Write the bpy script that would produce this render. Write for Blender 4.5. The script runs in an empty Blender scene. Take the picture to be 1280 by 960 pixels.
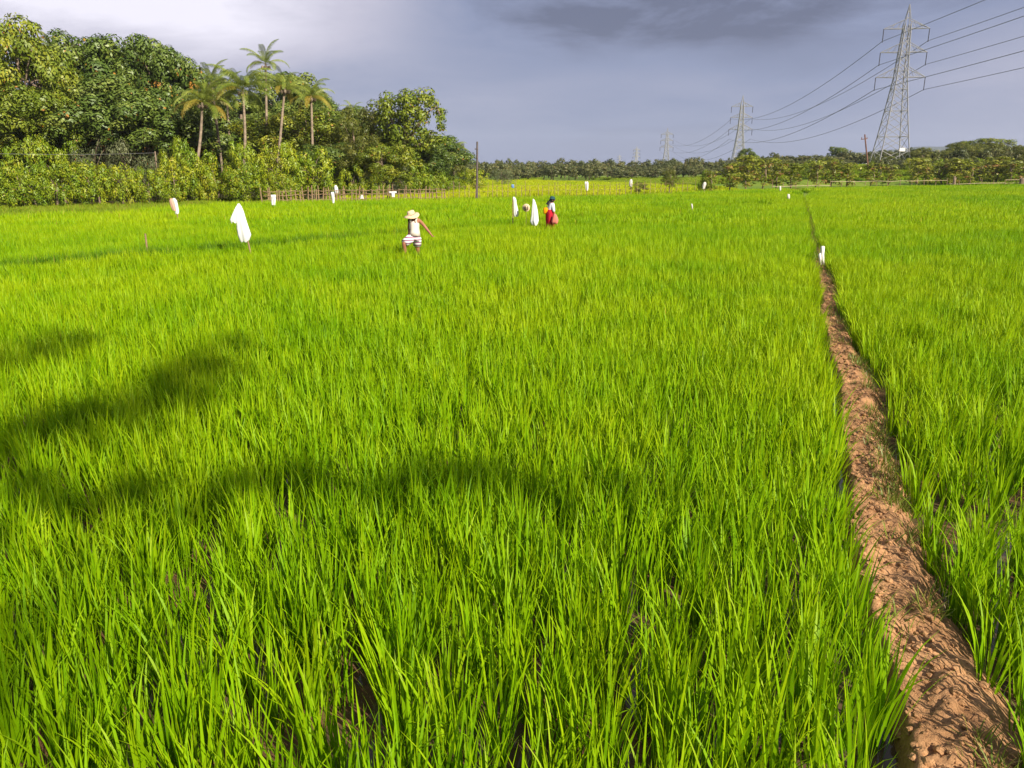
import bpy, math, random
import numpy as np
from mathutils import Vector, Matrix, noise

R = math.radians
S = bpy.context.scene
C = S.collection

# ------------------------------------------------------------------ camera
CAMH, PITCH, F = 2.5, R(15.87), 950.0
cam = bpy.data.cameras.new('camera')
cam.sensor_width = 36.0
cam.lens = 36.0 * F / 1280.0
cam.clip_start, cam.clip_end = 0.05, 20000.0
camo = bpy.data.objects.new('camera', cam)
camo.location = (0, 0, CAMH)
camo.rotation_euler = (R(90) - PITCH, 0, 0)
C.objects.link(camo)
S.camera = camo
S.render.resolution_x, S.render.resolution_y = 1024, 768

# ------------------------------------------------------------------ light
SUN_EL, SUN_AZ = R(33), R(140)            # azimuth measured from +Y towards +X
to_sun = Vector((math.sin(SUN_AZ) * math.cos(SUN_EL), math.cos(SUN_AZ) * math.cos(SUN_EL), math.sin(SUN_EL)))
sun = bpy.data.lights.new('sun', 'SUN')
sun.energy, sun.angle, sun.color = 5.0, R(0.5), (1.0, 0.92, 0.77)
suno = bpy.data.objects.new('sun', sun)
suno.rotation_euler = to_sun.to_track_quat('Z', 'Y').to_euler()
C.objects.link(suno)
S.view_settings.view_transform = 'Standard'
S.view_settings.look = 'None'
S.view_settings.exposure = 0.86
S.view_settings.gamma = 1.0
S.cycles.max_bounces = 6
S.cycles.transparent_max_bounces = 4
S.cycles.transmission_bounces = 4

def build_world():
    w = bpy.data.worlds.new('World')
    S.world = w
    w.use_nodes = True
    nt = w.node_tree
    N, L = nt.nodes, nt.links
    for n in list(N): N.remove(n)
    out = N.new('ShaderNodeOutputWorld'); bg = N.new('ShaderNodeBackground')
    bg.inputs['Strength'].default_value = 0.066
    L.new(bg.outputs[0], out.inputs[0])
    sky = N.new('ShaderNodeTexSky'); sky.sky_type = 'NISHITA'; sky.sun_disc = False
    sky.sun_elevation, sky.sun_rotation = SUN_EL, SUN_AZ
    tc = N.new('ShaderNodeTexCoord')
    sep = N.new('ShaderNodeSeparateXYZ'); L.new(tc.outputs['Generated'], sep.inputs[0])
    def m(op, a, b=None, clamp=False):
        n = N.new('ShaderNodeMath'); n.operation = op; n.use_clamp = clamp
        for i, v in enumerate((a, b)):
            if v is None: continue
            if isinstance(v, (int, float)): n.inputs[i].default_value = v
            else: L.new(v, n.inputs[i])
        return n.outputs[0]
    az = m('ARCTAN2', sep.outputs['X'], sep.outputs['Y'])
    zz = m('MAXIMUM', sep.outputs['Z'], 0.0)
    el = m('ARCSINE', zz)
    # cloud layer seen in perspective: bands flatten towards the horizon
    den = m('ADD', zz, 0.16)
    cx = N.new('ShaderNodeCombineXYZ')
    L.new(m('DIVIDE', sep.outputs['X'], den), cx.inputs[0]); L.new(m('DIVIDE', sep.outputs['Y'], den), cx.inputs[1])
    def noi(scale, detail, rough, off):
        mp = N.new('ShaderNodeMapping'); mp.inputs['Location'].default_value = off
        L.new(cx.outputs[0], mp.inputs['Vector'])
        n = N.new('ShaderNodeTexNoise'); n.inputs['Scale'].default_value = scale
        n.inputs['Detail'].default_value = detail; n.inputs['Roughness'].default_value = rough
        n.inputs['Distortion'].default_value = 0.3
        L.new(mp.outputs[0], n.inputs['Vector'])
        return m('SUBTRACT', n.outputs['Fac'], 0.5)
    n1 = noi(0.55, 4, 0.5, (3.1, 1.2, 0)); n2 = noi(1.7, 9, 0.62, (0.4, 7.7, 0))
    def blob(a0, e0, sa, se):
        a = m('POWER', m('DIVIDE', m('ABSOLUTE', m('SUBTRACT', az, R(a0))), R(sa)), 2.0)
        e = m('POWER', m('DIVIDE', m('ABSOLUTE', m('SUBTRACT', el, R(e0))), R(se)), 2.0)
        return m('EXPONENT', m('MULTIPLY', m('ADD', a, e), -1.0))
    ramp = N.new('ShaderNodeValToRGB')
    cr = ramp.color_ramp
    cr.elements[0].position, cr.elements[0].color = 0.0, (0.245, 0.245, 0.245, 1)
    cr.elements[1].position, cr.elements[1].color = 1.0, (0.34, 0.34, 0.34, 1)
    for p, v in ((0.045, 0.262), (0.09, 0.285), (0.14, 0.285), (0.20, 0.265), (0.35, 0.31)):
        e = cr.elements.new(p); e.color = (v, v, v, 1)
    L.new(zz, ramp.inputs[0])
    v = ramp.outputs[0]
    # noise grows with height above the rain curtain at the horizon
    amp = m('MINIMUM', m('MULTIPLY', zz, 5.5), 1.0)
    v = m('ADD', v, m('MULTIPLY', amp, m('ADD', m('MULTIPLY', n1, 0.40), m('MULTIPLY', n2, 0.34))))
    brk = m('ADD', 1.0, m('ADD', m('MULTIPLY', n2, 4.2), m('MULTIPLY', n1, 1.0)))
    v = m('ADD', v, m('MULTIPLY', m('ADD', m('MULTIPLY', brk, 0.5), 0.5), m('MULTIPLY', blob(-26, 11.5, 15, 4.0), 0.80)))
    v = m('ADD', v, m('MULTIPLY', blob(-18, 8.5, 12, 7), 0.05))
    v = m('ADD', v, m('MULTIPLY', blob(36, 5, 10, 5), 0.11))
    v = m('SUBTRACT', v, m('MULTIPLY', m('ADD', brk, m('MULTIPLY', n2, 4.0)), m('MULTIPLY', blob(9, 10.4, 27, 3.0), 0.125)))
    v = m('MAXIMUM', v, 0.15)
    col = N.new('ShaderNodeValToRGB'); c2 = col.color_ramp
    c2.elements[0].position, c2.elements[0].color = 0.15, (1.2, 1.36, 2.15, 1)
    c2.elements[1].position, c2.elements[1].color = 0.85, (8.1, 7.8, 8.8, 1)
    for p, c in ((0.26, (2.25, 2.60, 3.95, 1)), (0.36, (3.20, 3.38, 4.60, 1)), (0.5, (4.9, 4.75, 5.8, 1))):
        e = c2.elements.new(p); e.color = c
    L.new(v, col.inputs[0])
    mix = N.new('ShaderNodeMix'); mix.data_type = 'RGBA'; mix.inputs[0].default_value = 0.96
    L.new(sky.outputs[0], mix.inputs[6]); L.new(col.outputs[0], mix.inputs[7])
    L.new(mix.outputs[2], bg.inputs['Color'])
build_world()

# ------------------------------------------------------------------ helpers
def ray(px, py):
    x, y = (px - 640) / F, (480 - py) / F
    return Vector((x, math.cos(PITCH) + y * math.sin(PITCH), -math.sin(PITCH) + y * math.cos(PITCH)))
def at(px, py, Y):
    d = ray(px, py); return Vector((0, 0, CAMH)) + d * (Y / d.y)
def gnd(px, py, z=0.0):
    d = ray(px, py); return Vector((0, 0, CAMH)) + d * ((z - CAMH) / d.z)
def sstep(a, b, x):
    t = min(1, max(0, (x - a) / (b - a))); return t * t * (3 - 2 * t)
def terrain(x, y):
    if y < 90: return 0.0
    A = 2.8 * sstep(0.20, 0.42, x / y)
    return A * sstep(97, 150, y)

def tag(o, label=None, cat=None, group=None, kind=None):
    if label: o['label'] = label
    if cat: o['category'] = cat
    if group: o['group'] = group
    if kind: o['kind'] = kind
    return o
def empty(name, loc, label, cat, group=None, rz=0.0, scale=None):
    o = bpy.data.objects.new(name, None); C.objects.link(o)
    o.empty_display_size = 0.2
    o.location = loc; o.rotation_euler = (0, 0, rz)
    if scale: o.scale = scale
    return tag(o, label, cat, group)
def link(name, mesh, parent=None, loc=None, rot=None, scale=None):
    o = bpy.data.objects.new(name, mesh); C.objects.link(o)
    if parent is not None: o.parent = parent
    if loc is not None: o.location = loc
    if rot is not None: o.rotation_euler = rot
    if scale is not None: o.scale = scale
    return o

class MB:
    def __init__(s): s.v, s.f = [], []
    def tube(s, pts, rad, n=6, cap=True):
        pts = [Vector(p) for p in pts]
        if not isinstance(rad, (list, tuple)): rad = [rad] * len(pts)
        b = len(s.v)
        ref = Vector((0, 0, 1))
        if abs((pts[-1] - pts[0]).normalized().z) > 0.9: ref = Vector((1, 0, 0))
        for i, p in enumerate(pts):
            t = (pts[min(i + 1, len(pts) - 1)] - pts[max(i - 1, 0)]).normalized()
            u = t.cross(ref).normalized(); w = t.cross(u)
            for k in range(n):
                a = 2 * math.pi * k / n
                s.v.append(p + (u * math.cos(a) + w * math.sin(a)) * rad[i])
        for i in range(len(pts) - 1):
            for k in range(n):
                a, c = b + i * n + k, b + i * n + (k + 1) % n
                s.f.append((a, c, c + n, a + n))
        if cap:
            s.f.append(tuple(b + k for k in range(n))[::-1])
            e = b + (len(pts) - 1) * n
            s.f.append(tuple(e + k for k in range(n)))
        return s
    def box(s, c, sx, sy, sz):
        b = len(s.v); c = Vector(c)
        for dz in (-1, 1):
            for dx, dy in ((-1, -1), (1, -1), (1, 1), (-1, 1)):
                s.v.append(c + Vector((dx * sx / 2, dy * sy / 2, dz * sz / 2)))
        for q in ((3, 2, 1, 0), (4, 5, 6, 7), (0, 1, 5, 4), (1, 2, 6, 5), (2, 3, 7, 6), (3, 0, 4, 7)):
            s.f.append(tuple(b + i for i in q))
        return s
    def rings(s, rings, closed=True, capA=True, capB=True):
        b = len(s.v); n = len(rings[0])
        for r in rings: s.v.extend(Vector(p) for p in r)
        for i in range(len(rings) - 1):
            for k in range(n if closed else n - 1):
                a, c = b + i * n + k, b + i * n + (k + 1) % n
                s.f.append((a, c, c + n, a + n))
        if capA: s.f.append(tuple(b + k for k in range(n))[::-1])
        if capB: s.f.append(tuple(b + (len(rings) - 1) * n + k for k in range(n)))
        return s
    def mesh(s, name, m, smooth=False):
        me = bpy.data.meshes.new(name)
        me.from_pydata([tuple(p) for p in s.v], [], s.f)
        if m: me.materials.append(m)
        if smooth: me.polygons.foreach_set('use_smooth', [True] * len(me.polygons))
        me.update(); return me
    def build(s, name, m, parent=None, smooth=False):
        return link(name, s.mesh(name, m, smooth), parent)

def quads_mesh(name, V, m, tint=None, nrm=None):
    """V: (n,4,3) array of quads; tint: (n,2) per-quad values kept as a colour attribute"""
    n = len(V)
    me = bpy.data.meshes.new(name)
    me.vertices.add(n * 4); me.vertices.foreach_set('co', V.reshape(-1).astype(np.float32))
    me.loops.add(n * 4); me.loops.foreach_set('vertex_index', np.arange(n * 4, dtype=np.int32))
    me.polygons.add(n); me.polygons.foreach_set('loop_start', np.arange(0, n * 4, 4, dtype=np.int32))
    me.polygons.foreach_set('loop_total', np.full(n, 4, dtype=np.int32))
    if tint is not None:
        at_ = me.attributes.new('tint', 'FLOAT_COLOR', 'POINT')
        c = np.zeros((n, 4, 4), np.float32); c[..., 3] = 1
        c[..., 0] = tint[:, None, 0]; c[..., 1] = tint[:, None, 1]
        at_.data.foreach_set('color', c.reshape(-1))
    me.materials.append(m)
    me.update(calc_edges=True); me.validate()
    if nrm is not None:
        me.polygons.foreach_set('use_smooth', np.ones(n, bool))
        me.normals_split_custom_set_from_vertices(np.repeat(nrm, 4, axis=0).tolist())
    return me

# ------------------------------------------------------------------ materials
def new_mat(name):
    m = bpy.data.materials.new(name); m.use_nodes = True
    nt = m.node_tree
    for n in list(nt.nodes): nt.nodes.remove(n)
    out = nt.nodes.new('ShaderNodeOutputMaterial')
    return m, nt, out
def plain(name, col, rough=0.8, metallic=0.0, var=0.25, scale=6.0, bump=0.0, spec=0.3):
    m, nt, out = new_mat(name)
    p = nt.nodes.new('ShaderNodeBsdfPrincipled')
    p.inputs['Roughness'].default_value = rough; p.inputs['Metallic'].default_value = metallic
    p.inputs['Specular IOR Level'].default_value = spec
    tc = nt.nodes.new('ShaderNodeTexCoord')
    n = nt.nodes.new('ShaderNodeTexNoise'); n.inputs['Scale'].default_value = scale; n.inputs['Detail'].default_value = 5
    nt.links.new(tc.outputs['Object'], n.inputs['Vector'])
    r = nt.nodes.new('ShaderNodeValToRGB')
    r.color_ramp.elements[0].position = 0.3; r.color_ramp.elements[1].position = 0.7
    r.color_ramp.elements[0].color = (*[c * (1 - var) for c in col], 1)
    r.color_ramp.elements[1].color = (*[min(1, c * (1 + var)) for c in col], 1)
    nt.links.new(n.outputs['Fac'], r.inputs[0]); nt.links.new(r.outputs[0], p.inputs['Base Color'])
    if bump:
        b = nt.nodes.new('ShaderNodeBump'); b.inputs['Strength'].default_value = bump; b.inputs['Distance'].default_value = 0.02
        nt.links.new(n.outputs['Fac'], b.inputs['Height']); nt.links.new(b.outputs[0], p.inputs['Normal'])
    nt.links.new(p.outputs[0], out.inputs[0])
    return m
def cloth_mat(name, col, trans=0.16):
    m, nt, out = new_mat(name)
    tc = nt.nodes.new('ShaderNodeTexCoord')
    n = nt.nodes.new('ShaderNodeTexNoise'); n.inputs['Scale'].default_value = 5; n.inputs['Detail'].default_value = 4
    nt.links.new(tc.outputs['Object'], n.inputs['Vector'])
    r = nt.nodes.new('ShaderNodeValToRGB')
    r.color_ramp.elements[0].position = 0.3; r.color_ramp.elements[1].position = 0.6
    r.color_ramp.elements[0].color = (*[c * 0.86 for c in col], 1); r.color_ramp.elements[1].color = (*col, 1)
    nt.links.new(n.outputs['Fac'], r.inputs[0])
    d = nt.nodes.new('ShaderNodeBsdfDiffuse'); t = nt.nodes.new('ShaderNodeBsdfTranslucent')
    mx = nt.nodes.new('ShaderNodeMixShader'); mx.inputs[0].default_value = trans
    for b in (d, t): nt.links.new(r.outputs[0], b.inputs['Color'])
    nt.links.new(d.outputs[0], mx.inputs[1]); nt.links.new(t.outputs[0], mx.inputs[2]); nt.links.new(mx.outputs[0], out.inputs[0])
    return m
def leaf_mat(name, lo, mid, hi, dry=(0.30, 0.11, 0.02), trans=0.35, rough=0.45, field=None, spec=0.35):
    """leaf: colour picked by the per-leaf tint, a second channel marks dry leaves, thin so light passes through"""
    m, nt, out = new_mat(name)
    N, L = nt.nodes, nt.links
    a = N.new('ShaderNodeAttribute'); a.attribute_name = 'tint'
    sp = N.new('ShaderNodeSeparateColor'); L.new(a.outputs['Color'], sp.inputs[0])
    oi = N.new('ShaderNodeObjectInfo')
    ad = N.new('ShaderNodeMath'); ad.operation = 'MULTIPLY_ADD'; ad.inputs[1].default_value = 0.25
    L.new(oi.outputs['Random'], ad.inputs[0])
    sb = N.new('ShaderNodeMath'); sb.operation = 'SUBTRACT'; sb.inputs[1].default_value = 0.125
    L.new(sp.outputs[0], sb.inputs[0]); L.new(sb.outputs[0], ad.inputs[2])
    val = ad.outputs[0]
    if field:
        g = N.new('ShaderNodeNewGeometry')
        for sc, k in field:
            n = N.new('ShaderNodeTexNoise'); n.inputs['Scale'].default_value = sc; n.inputs['Detail'].default_value = 3
            L.new(g.outputs['Position'], n.inputs['Vector'])
            q = N.new('ShaderNodeMath'); q.operation = 'SUBTRACT'; q.inputs[1].default_value = 0.5
            L.new(n.outputs['Fac'], q.inputs[0])
            q2 = N.new('ShaderNodeMath'); q2.operation = 'MULTIPLY_ADD'; q2.inputs[1].default_value = k
            L.new(q.outputs[0], q2.inputs[0]); L.new(val, q2.inputs[2]); val = q2.outputs[0]
    r = N.new('ShaderNodeValToRGB'); cr = r.color_ramp
    cr.elements[0].position, cr.elements[0].color = 0.05, (*lo, 1)
    cr.elements[1].position, cr.elements[1].color = 0.95, (*hi, 1)
    e = cr.elements.new(0.5); e.color = (*mid, 1)
    L.new(val, r.inputs[0])
    mx = N.new('ShaderNodeMix'); mx.data_type = 'RGBA'; mx.inputs[7].default_value = (*dry, 1)
    L.new(sp.outputs[1], mx.inputs[0]); L.new(r.outputs[0], mx.inputs[6])
    p = N.new('ShaderNodeBsdfPrincipled'); p.inputs['Roughness'].default_value = rough
    p.inputs['Specular IOR Level'].default_value = spec
    t = N.new('ShaderNodeBsdfTranslucent')
    L.new(mx.outputs[2], p.inputs['Base Color'])
    gm = N.new('ShaderNodeGamma'); gm.inputs[1].default_value = 0.9
    L.new(mx.outputs[2], gm.inputs[0]); L.new(gm.outputs[0], t.inputs['Color'])
    ms = N.new('ShaderNodeMixShader'); ms.inputs[0].default_value = trans
    L.new(p.outputs[0], ms.inputs[1]); L.new(t.outputs[0], ms.inputs[2]); L.new(ms.outputs[0], out.inputs[0])
    return m

M = {}
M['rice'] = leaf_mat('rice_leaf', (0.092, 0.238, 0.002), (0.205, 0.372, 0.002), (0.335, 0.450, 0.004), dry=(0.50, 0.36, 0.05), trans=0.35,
                     rough=0.5, field=((0.07, 1.2), (0.45, 0.8)), spec=0.12)
M['rice_far'] = leaf_mat('far_rice_leaf', (0.20, 0.34, 0.005), (0.33, 0.43, 0.006), (0.45, 0.46, 0.012), dry=(0.3, 0.2, 0.03), trans=0.3, rough=0.6, field=((0.02, 1.2), (0.1, 0.5)), spec=0.1)
M['verge'] = leaf_mat('verge_grass', (0.10, 0.20, 0.008), (0.17, 0.27, 0.01), (0.26, 0.31, 0.02), dry=(0.3, 0.22, 0.05), trans=0.3, field=((0.2, 0.6),), spec=0.1)
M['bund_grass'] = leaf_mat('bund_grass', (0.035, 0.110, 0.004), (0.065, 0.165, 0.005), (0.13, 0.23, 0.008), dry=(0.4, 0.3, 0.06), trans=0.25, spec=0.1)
M['weed'] = leaf_mat('weed_leaf', (0.07, 0.13, 0.01), (0.13, 0.19, 0.015), (0.22, 0.24, 0.03), dry=(0.3, 0.19, 0.06), trans=0.3)
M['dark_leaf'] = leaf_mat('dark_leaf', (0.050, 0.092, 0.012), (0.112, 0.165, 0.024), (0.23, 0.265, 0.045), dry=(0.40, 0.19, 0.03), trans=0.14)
M['mid_leaf'] = leaf_mat('mid_leaf', (0.085, 0.135, 0.010), (0.175, 0.220, 0.016), (0.32, 0.31, 0.025), dry=(0.33, 0.16, 0.03), trans=0.16)
M['bush_leaf'] = leaf_mat('bush_leaf', (0.098, 0.180, 0.006), (0.215, 0.285, 0.010), (0.41, 0.385, 0.016), dry=(0.34, 0.22, 0.03), trans=0.16)
M['grey_leaf'] = leaf_mat('greyish_leaf', (0.085, 0.115, 0.040), (0.15, 0.175, 0.07), (0.24, 0.25, 0.11))
M['olive_leaf'] = leaf_mat('olive_leaf', (0.080, 0.105, 0.014), (0.155, 0.170, 0.024), (0.26, 0.24, 0.045), dry=(0.25, 0.15, 0.04))
M['far_leaf'] = leaf_mat('distant_leaf', (0.070, 0.090, 0.030), (0.135, 0.150, 0.045), (0.24, 0.22, 0.08), dry=(0.22, 0.13, 0.05))
M['sapling_leaf'] = leaf_mat('sapling_leaf', (0.12, 0.16, 0.012), (0.22, 0.25, 0.02), (0.36, 0.33, 0.05), dry=(0.30, 0.17, 0.05))
M['palm_leaf'] = leaf_mat('palm_leaf', (0.085, 0.145, 0.014), (0.175, 0.230, 0.025), (0.31, 0.33, 0.05), dry=(0.42, 0.30, 0.04), trans=0.3)
M['bark'] = plain('bark', (0.20, 0.145, 0.10), 0.9, scale=3, bump=0.6, var=0.4)
M['palm_bark'] = plain('palm_bark', (0.25, 0.19, 0.135), 0.9, scale=5, var=0.35, bump=0.4)
M['stick'] = plain('weathered_stick', (0.24, 0.16, 0.09), 0.9, var=0.35, scale=8, bump=0.4)
M['pale_stick'] = plain('pale_bamboo', (0.42, 0.34, 0.22), 0.8, var=0.3, scale=8)
M['cloth'] = cloth_mat('white_cloth', (0.82, 0.81, 0.80))
M['old_cloth'] = cloth_mat('greyed_cloth', (0.62, 0.58, 0.54))
M['shaded_cloth'] = cloth_mat('shaded_white_cloth', (0.58, 0.36, 0.27))  # pinkish shade on the leaning white scarecrow, put into the cloth colour
M['steel'] = plain('galvanised_steel', (0.34, 0.33, 0.33), 0.55, 0.25, 0.12, 2)
M['insul'] = plain('brown_insulator', (0.05, 0.04, 0.04), 0.3, var=0.1)
M['wire'] = plain('aluminium_wire', (0.22, 0.22, 0.25), 0.6, 0.2, 0.05)
M['pole'] = plain('dark_pole', (0.10, 0.08, 0.075), 0.8)
M['rust'] = plain('rusty_pole', (0.17, 0.085, 0.06), 0.8)
M['skin'] = plain('brown_skin', (0.30, 0.125, 0.07), 0.55, var=0.1, scale=4)
M['hair'] = plain('black_hair', (0.012, 0.01, 0.01), 0.6)
M['straw'] = plain('straw', (0.58, 0.43, 0.27), 0.85, var=0.2, scale=30)
M['tank'] = cloth_mat('cream_vest_cloth', (0.72, 0.62, 0.54), 0.1)
M['shirt'] = cloth_mat('pale_shirt_cloth', (0.70, 0.71, 0.78), 0.1)
M['skirt'] = cloth_mat('crimson_cloth', (0.42, 0.02, 0.035), 0.1)
M['pinkbag'] = cloth_mat('coral_cloth', (0.70, 0.22, 0.17), 0.15)
M['orange'] = cloth_mat('orange_cloth', (0.80, 0.32, 0.01), 0.1)
M['cap'] = cloth_mat('teal_cloth', (0.035, 0.085, 0.09), 0.05)
M['white'] = plain('white_plastic', (0.75, 0.70, 0.66), 0.5, var=0.08)
M['blue'] = cloth_mat('blue_cloth', (0.15, 0.28, 0.55), 0.1)
M['dark'] = plain('eye_dark', (0.01, 0.008, 0.008), 0.3)
M['lip'] = plain('lip', (0.22, 0.06, 0.05), 0.5)

def stripes():
    m, nt, out = new_mat('striped_cotton')
    N, L = nt.nodes, nt.links
    tc = N.new('ShaderNodeTexCoord'); s = N.new('ShaderNodeSeparateXYZ'); L.new(tc.outputs['Object'], s.inputs[0])
    a = N.new('ShaderNodeMath'); a.operation = 'MULTIPLY'; a.inputs[1].default_value = 14.0; L.new(s.outputs['Z'], a.inputs[0])
    f = N.new('ShaderNodeMath'); f.operation = 'FRACT'; L.new(a.outputs[0], f.inputs[0])
    r = N.new('ShaderNodeValToRGB'); r.color_ramp.interpolation = 'CONSTANT'
    r.color_ramp.elements[0].color = (0.74, 0.68, 0.70, 1); r.color_ramp.elements[1].position = 0.62
    r.color_ramp.elements[1].color = (0.22, 0.07, 0.15, 1)
    L.new(f.outputs[0], r.inputs[0])
    d = N.new('ShaderNodeBsdfDiffuse'); L.new(r.outputs[0], d.inputs['Color']); L.new(d.outputs[0], out.inputs[0])
    return m
M['stripe'] = stripes()

def soil_mat(name, wet, dry, far=None):
    m, nt, out = new_mat(name)
    N, L = nt.nodes, nt.links
    g = N.new('ShaderNodeNewGeometry')
    def noi(sc, d=6, ro=0.6):
        n = N.new('ShaderNodeTexNoise'); n.inputs['Scale'].default_value = sc; n.inputs['Detail'].default_value = d; n.inputs['Roughness'].default_value = ro
        L.new(g.outputs['Position'], n.inputs['Vector']); return n.outputs['Fac']
    r = N.new('ShaderNodeValToRGB'); r.color_ramp.elements[0].position = 0.36; r.color_ramp.elements[1].position = 0.64
    r.color_ramp.elements[0].color = (*wet, 1); r.color_ramp.elements[1].color = (*dry, 1)
    L.new(noi(3.0, 8, 0.65), r.inputs[0])
    col = r.outputs[0]
    p = N.new('ShaderNodeBsdfPrincipled'); p.inputs['Roughness'].default_value = 0.85; p.inputs['Specular IOR Level'].default_value = 0.2
    fine = noi(45, 8, 0.7)
    mm = N.new('ShaderNodeMix'); mm.data_type = 'RGBA'; mm.blend_type = 'MULTIPLY'; mm.inputs[0].default_value = 0.7
    r2 = N.new('ShaderNodeValToRGB'); r2.color_ramp.elements[0].position = 0.35; r2.color_ramp.elements[0].color = (0.55, 0.5, 0.46, 1)
    r2.color_ramp.elements[1].position = 0.62; r2.color_ramp.elements[1].color = (1.0, 1.0, 1.0, 1)
    L.new(fine, r2.inputs[0]); L.new(col, mm.inputs[6]); L.new(r2.outputs[0], mm.inputs[7]); col = mm.outputs[2]
    if far:
        s = N.new('ShaderNodeSeparateXYZ'); L.new(g.outputs['Position'], s.inputs[0])
        mr = N.new('ShaderNodeMapRange'); mr.inputs[1].default_value = 30; mr.inputs[2].default_value = 50
        L.new(s.outputs['Y'], mr.inputs[0])
        r3 = N.new('ShaderNodeValToRGB'); r3.color_ramp.elements[0].position = 0.4; r3.color_ramp.elements[1].position = 0.6
        r3.color_ramp.elements[0].color = (*far[0], 1); r3.color_ramp.elements[1].color = (*far[1], 1)
        L.new(noi(0.05, 6), r3.inputs[0])
        mx = N.new('ShaderNodeMix'); mx.data_type = 'RGBA'; L.new(mr.outputs[0], mx.inputs[0])
        L.new(col, mx.inputs[6]); L.new(r3.outputs[0], mx.inputs[7]); col = mx.outputs[2]
    b = N.new('ShaderNodeBump'); b.inputs['Strength'].default_value = 0.8; b.inputs['Distance'].default_value = 0.02
    L.new(fine, b.inputs['Height']); L.new(b.outputs[0], p.inputs['Normal'])
    L.new(col, p.inputs['Base Color']); L.new(p.outputs[0], out.inputs[0])
    return m
M['ground'] = soil_mat('paddy_soil', (0.12, 0.065, 0.030), (0.22, 0.120, 0.055), far=((0.10, 0.17, 0.012), (0.17, 0.23, 0.015)))
M['bund'] = soil_mat('laterite_soil', (0.31, 0.160, 0.072), (0.56, 0.305, 0.145))
M['hill'] = soil_mat('leaf_litter', (0.04, 0.045, 0.015), (0.07, 0.06, 0.025))
M['hills'] = plain('far_forest', (0.05, 0.065, 0.05), 0.95, var=0.3, scale=0.02)

def water_mat():
    m, nt, out = new_mat('muddy_water')
    N, L = nt.nodes, nt.links
    p = N.new('ShaderNodeBsdfPrincipled'); p.inputs['Base Color'].default_value = (0.10, 0.062, 0.036, 1)
    p.inputs['Roughness'].default_value = 0.04; p.inputs['IOR'].default_value = 1.33
    g = N.new('ShaderNodeNewGeometry'); n = N.new('ShaderNodeTexNoise'); n.inputs['Scale'].default_value = 9
    L.new(g.outputs['Position'], n.inputs['Vector'])
    b = N.new('ShaderNodeBump'); b.inputs['Strength'].default_value = 0.06; b.inputs['Distance'].default_value = 0.02
    L.new(n.outputs['Fac'], b.inputs['Height']); L.new(b.outputs[0], p.inputs['Normal']); L.new(p.outputs[0], out.inputs[0])
    return m
M['water'] = water_mat()

# ------------------------------------------------------------------ ground, water, bund
BUND0, BDIR = Vector((1.72, 2.44)), Vector((0.356, 1.0))     # bund centre line x = 1.72 + 0.356 (y - 2.44)
def bund_x(y): return 1.70 + 0.361 * (y - 2.44) + 0.04 * math.sin(y * 0.9) + 0.025 * math.sin(y * 2.3 + 1)
BN = math.sqrt(1 + 0.361 ** 2)
def seam_d(x, y):                                            # signed distance from the low bund across the left plot
    ax, ay, dx, dy = -11.6, 17.3, 0.64, 0.768
    return (x - ax) * dy - (y - ay) * dx

def build_ground():
    xs = np.concatenate([-np.geomspace(9, 6000, 60)[::-1], np.arange(-8.9, 8.01, 0.08), np.geomspace(8.2, 6000, 60)])
    ys = np.concatenate([-np.geomspace(2.5, 3000, 24)[::-1], np.arange(-2.3, 11.0, 0.08), np.geomspace(11.2, 9000, 110)])
    V = []
    for y in ys:
        for x in xs:
            z = terrain(x, y)
            if -9 < x < 8.1 and -2.4 < y < 11.1:
                v = Vector((x, y, 0))
                z = 0.030 * noise.noise(v * 1.6) + 0.022 * noise.noise(v * 5) + 0.008 * noise.noise(v * 14) - 0.003
                d = (x - bund_x(y)) / BN
                if -0.75 < d < -0.28: z -= 0.03
            elif y < 90: z = -0.02
            V.append((x, y, z))
    nx, ny = len(xs), len(ys)
    idx = np.arange(nx * ny).reshape(ny, nx)
    Fq = np.stack([idx[:-1, :-1], idx[:-1, 1:], idx[1:, 1:], idx[1:, :-1]], -1).reshape(-1, 4)
    me = bpy.data.meshes.new('ground'); me.from_pydata(V, [], Fq.tolist()); me.materials.append(M['ground'])
    me.polygons.foreach_set('use_smooth', [True] * len(me.polygons))
    tag(link('ground', me), kind='structure')
    w = MB(); w.v = [Vector((-60, -3, 0.0)), Vector((60, -3, 0.0)), Vector((60, 60, 0.0)), Vector((-60, 60, 0.0))]; w.f = [(0, 1, 2, 3)]
    tag(w.build('paddy_water', M['water']), kind='structure')
build_ground()

def bund_h(y, d):
    """height of the bund top at signed distance d from its centre line (left is negative)"""
    v = Vector((d * 3.2, y * 3.2, 0))
    w = (0.245 if d > 0 else 0.185) + 0.05 * noise.noise(Vector((0, y * 0.9, 3 if d > 0 else 9)))
    if d > 0: w += 0.05 + 0.12 * (1 - sstep(1.5, 5.0, y))
    w *= (0.92 if y > 5 else 1.0) * (1 - 0.5 * sstep(18.5, 22, y))
    t = abs(d) / w
    if d < 0: prof = 1 - sstep(0.72, 1.12, t)
    else: prof = 1 - 0.97 * sstep(0.40, 1.55, t)
    n = 0.034 * noise.noise(v) + 0.028 * noise.noise(v * 2.6) + 0.026 * noise.noise(v * 6.5) + 0.016 * noise.noise(v * 15)
    lump = max(0, noise.noise(v * 1.7 + Vector((5, 5, 5)))) * 0.05
    return -0.06 + prof * (0.21 + n + lump) + 0.4 * n * (1 - prof)
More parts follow.
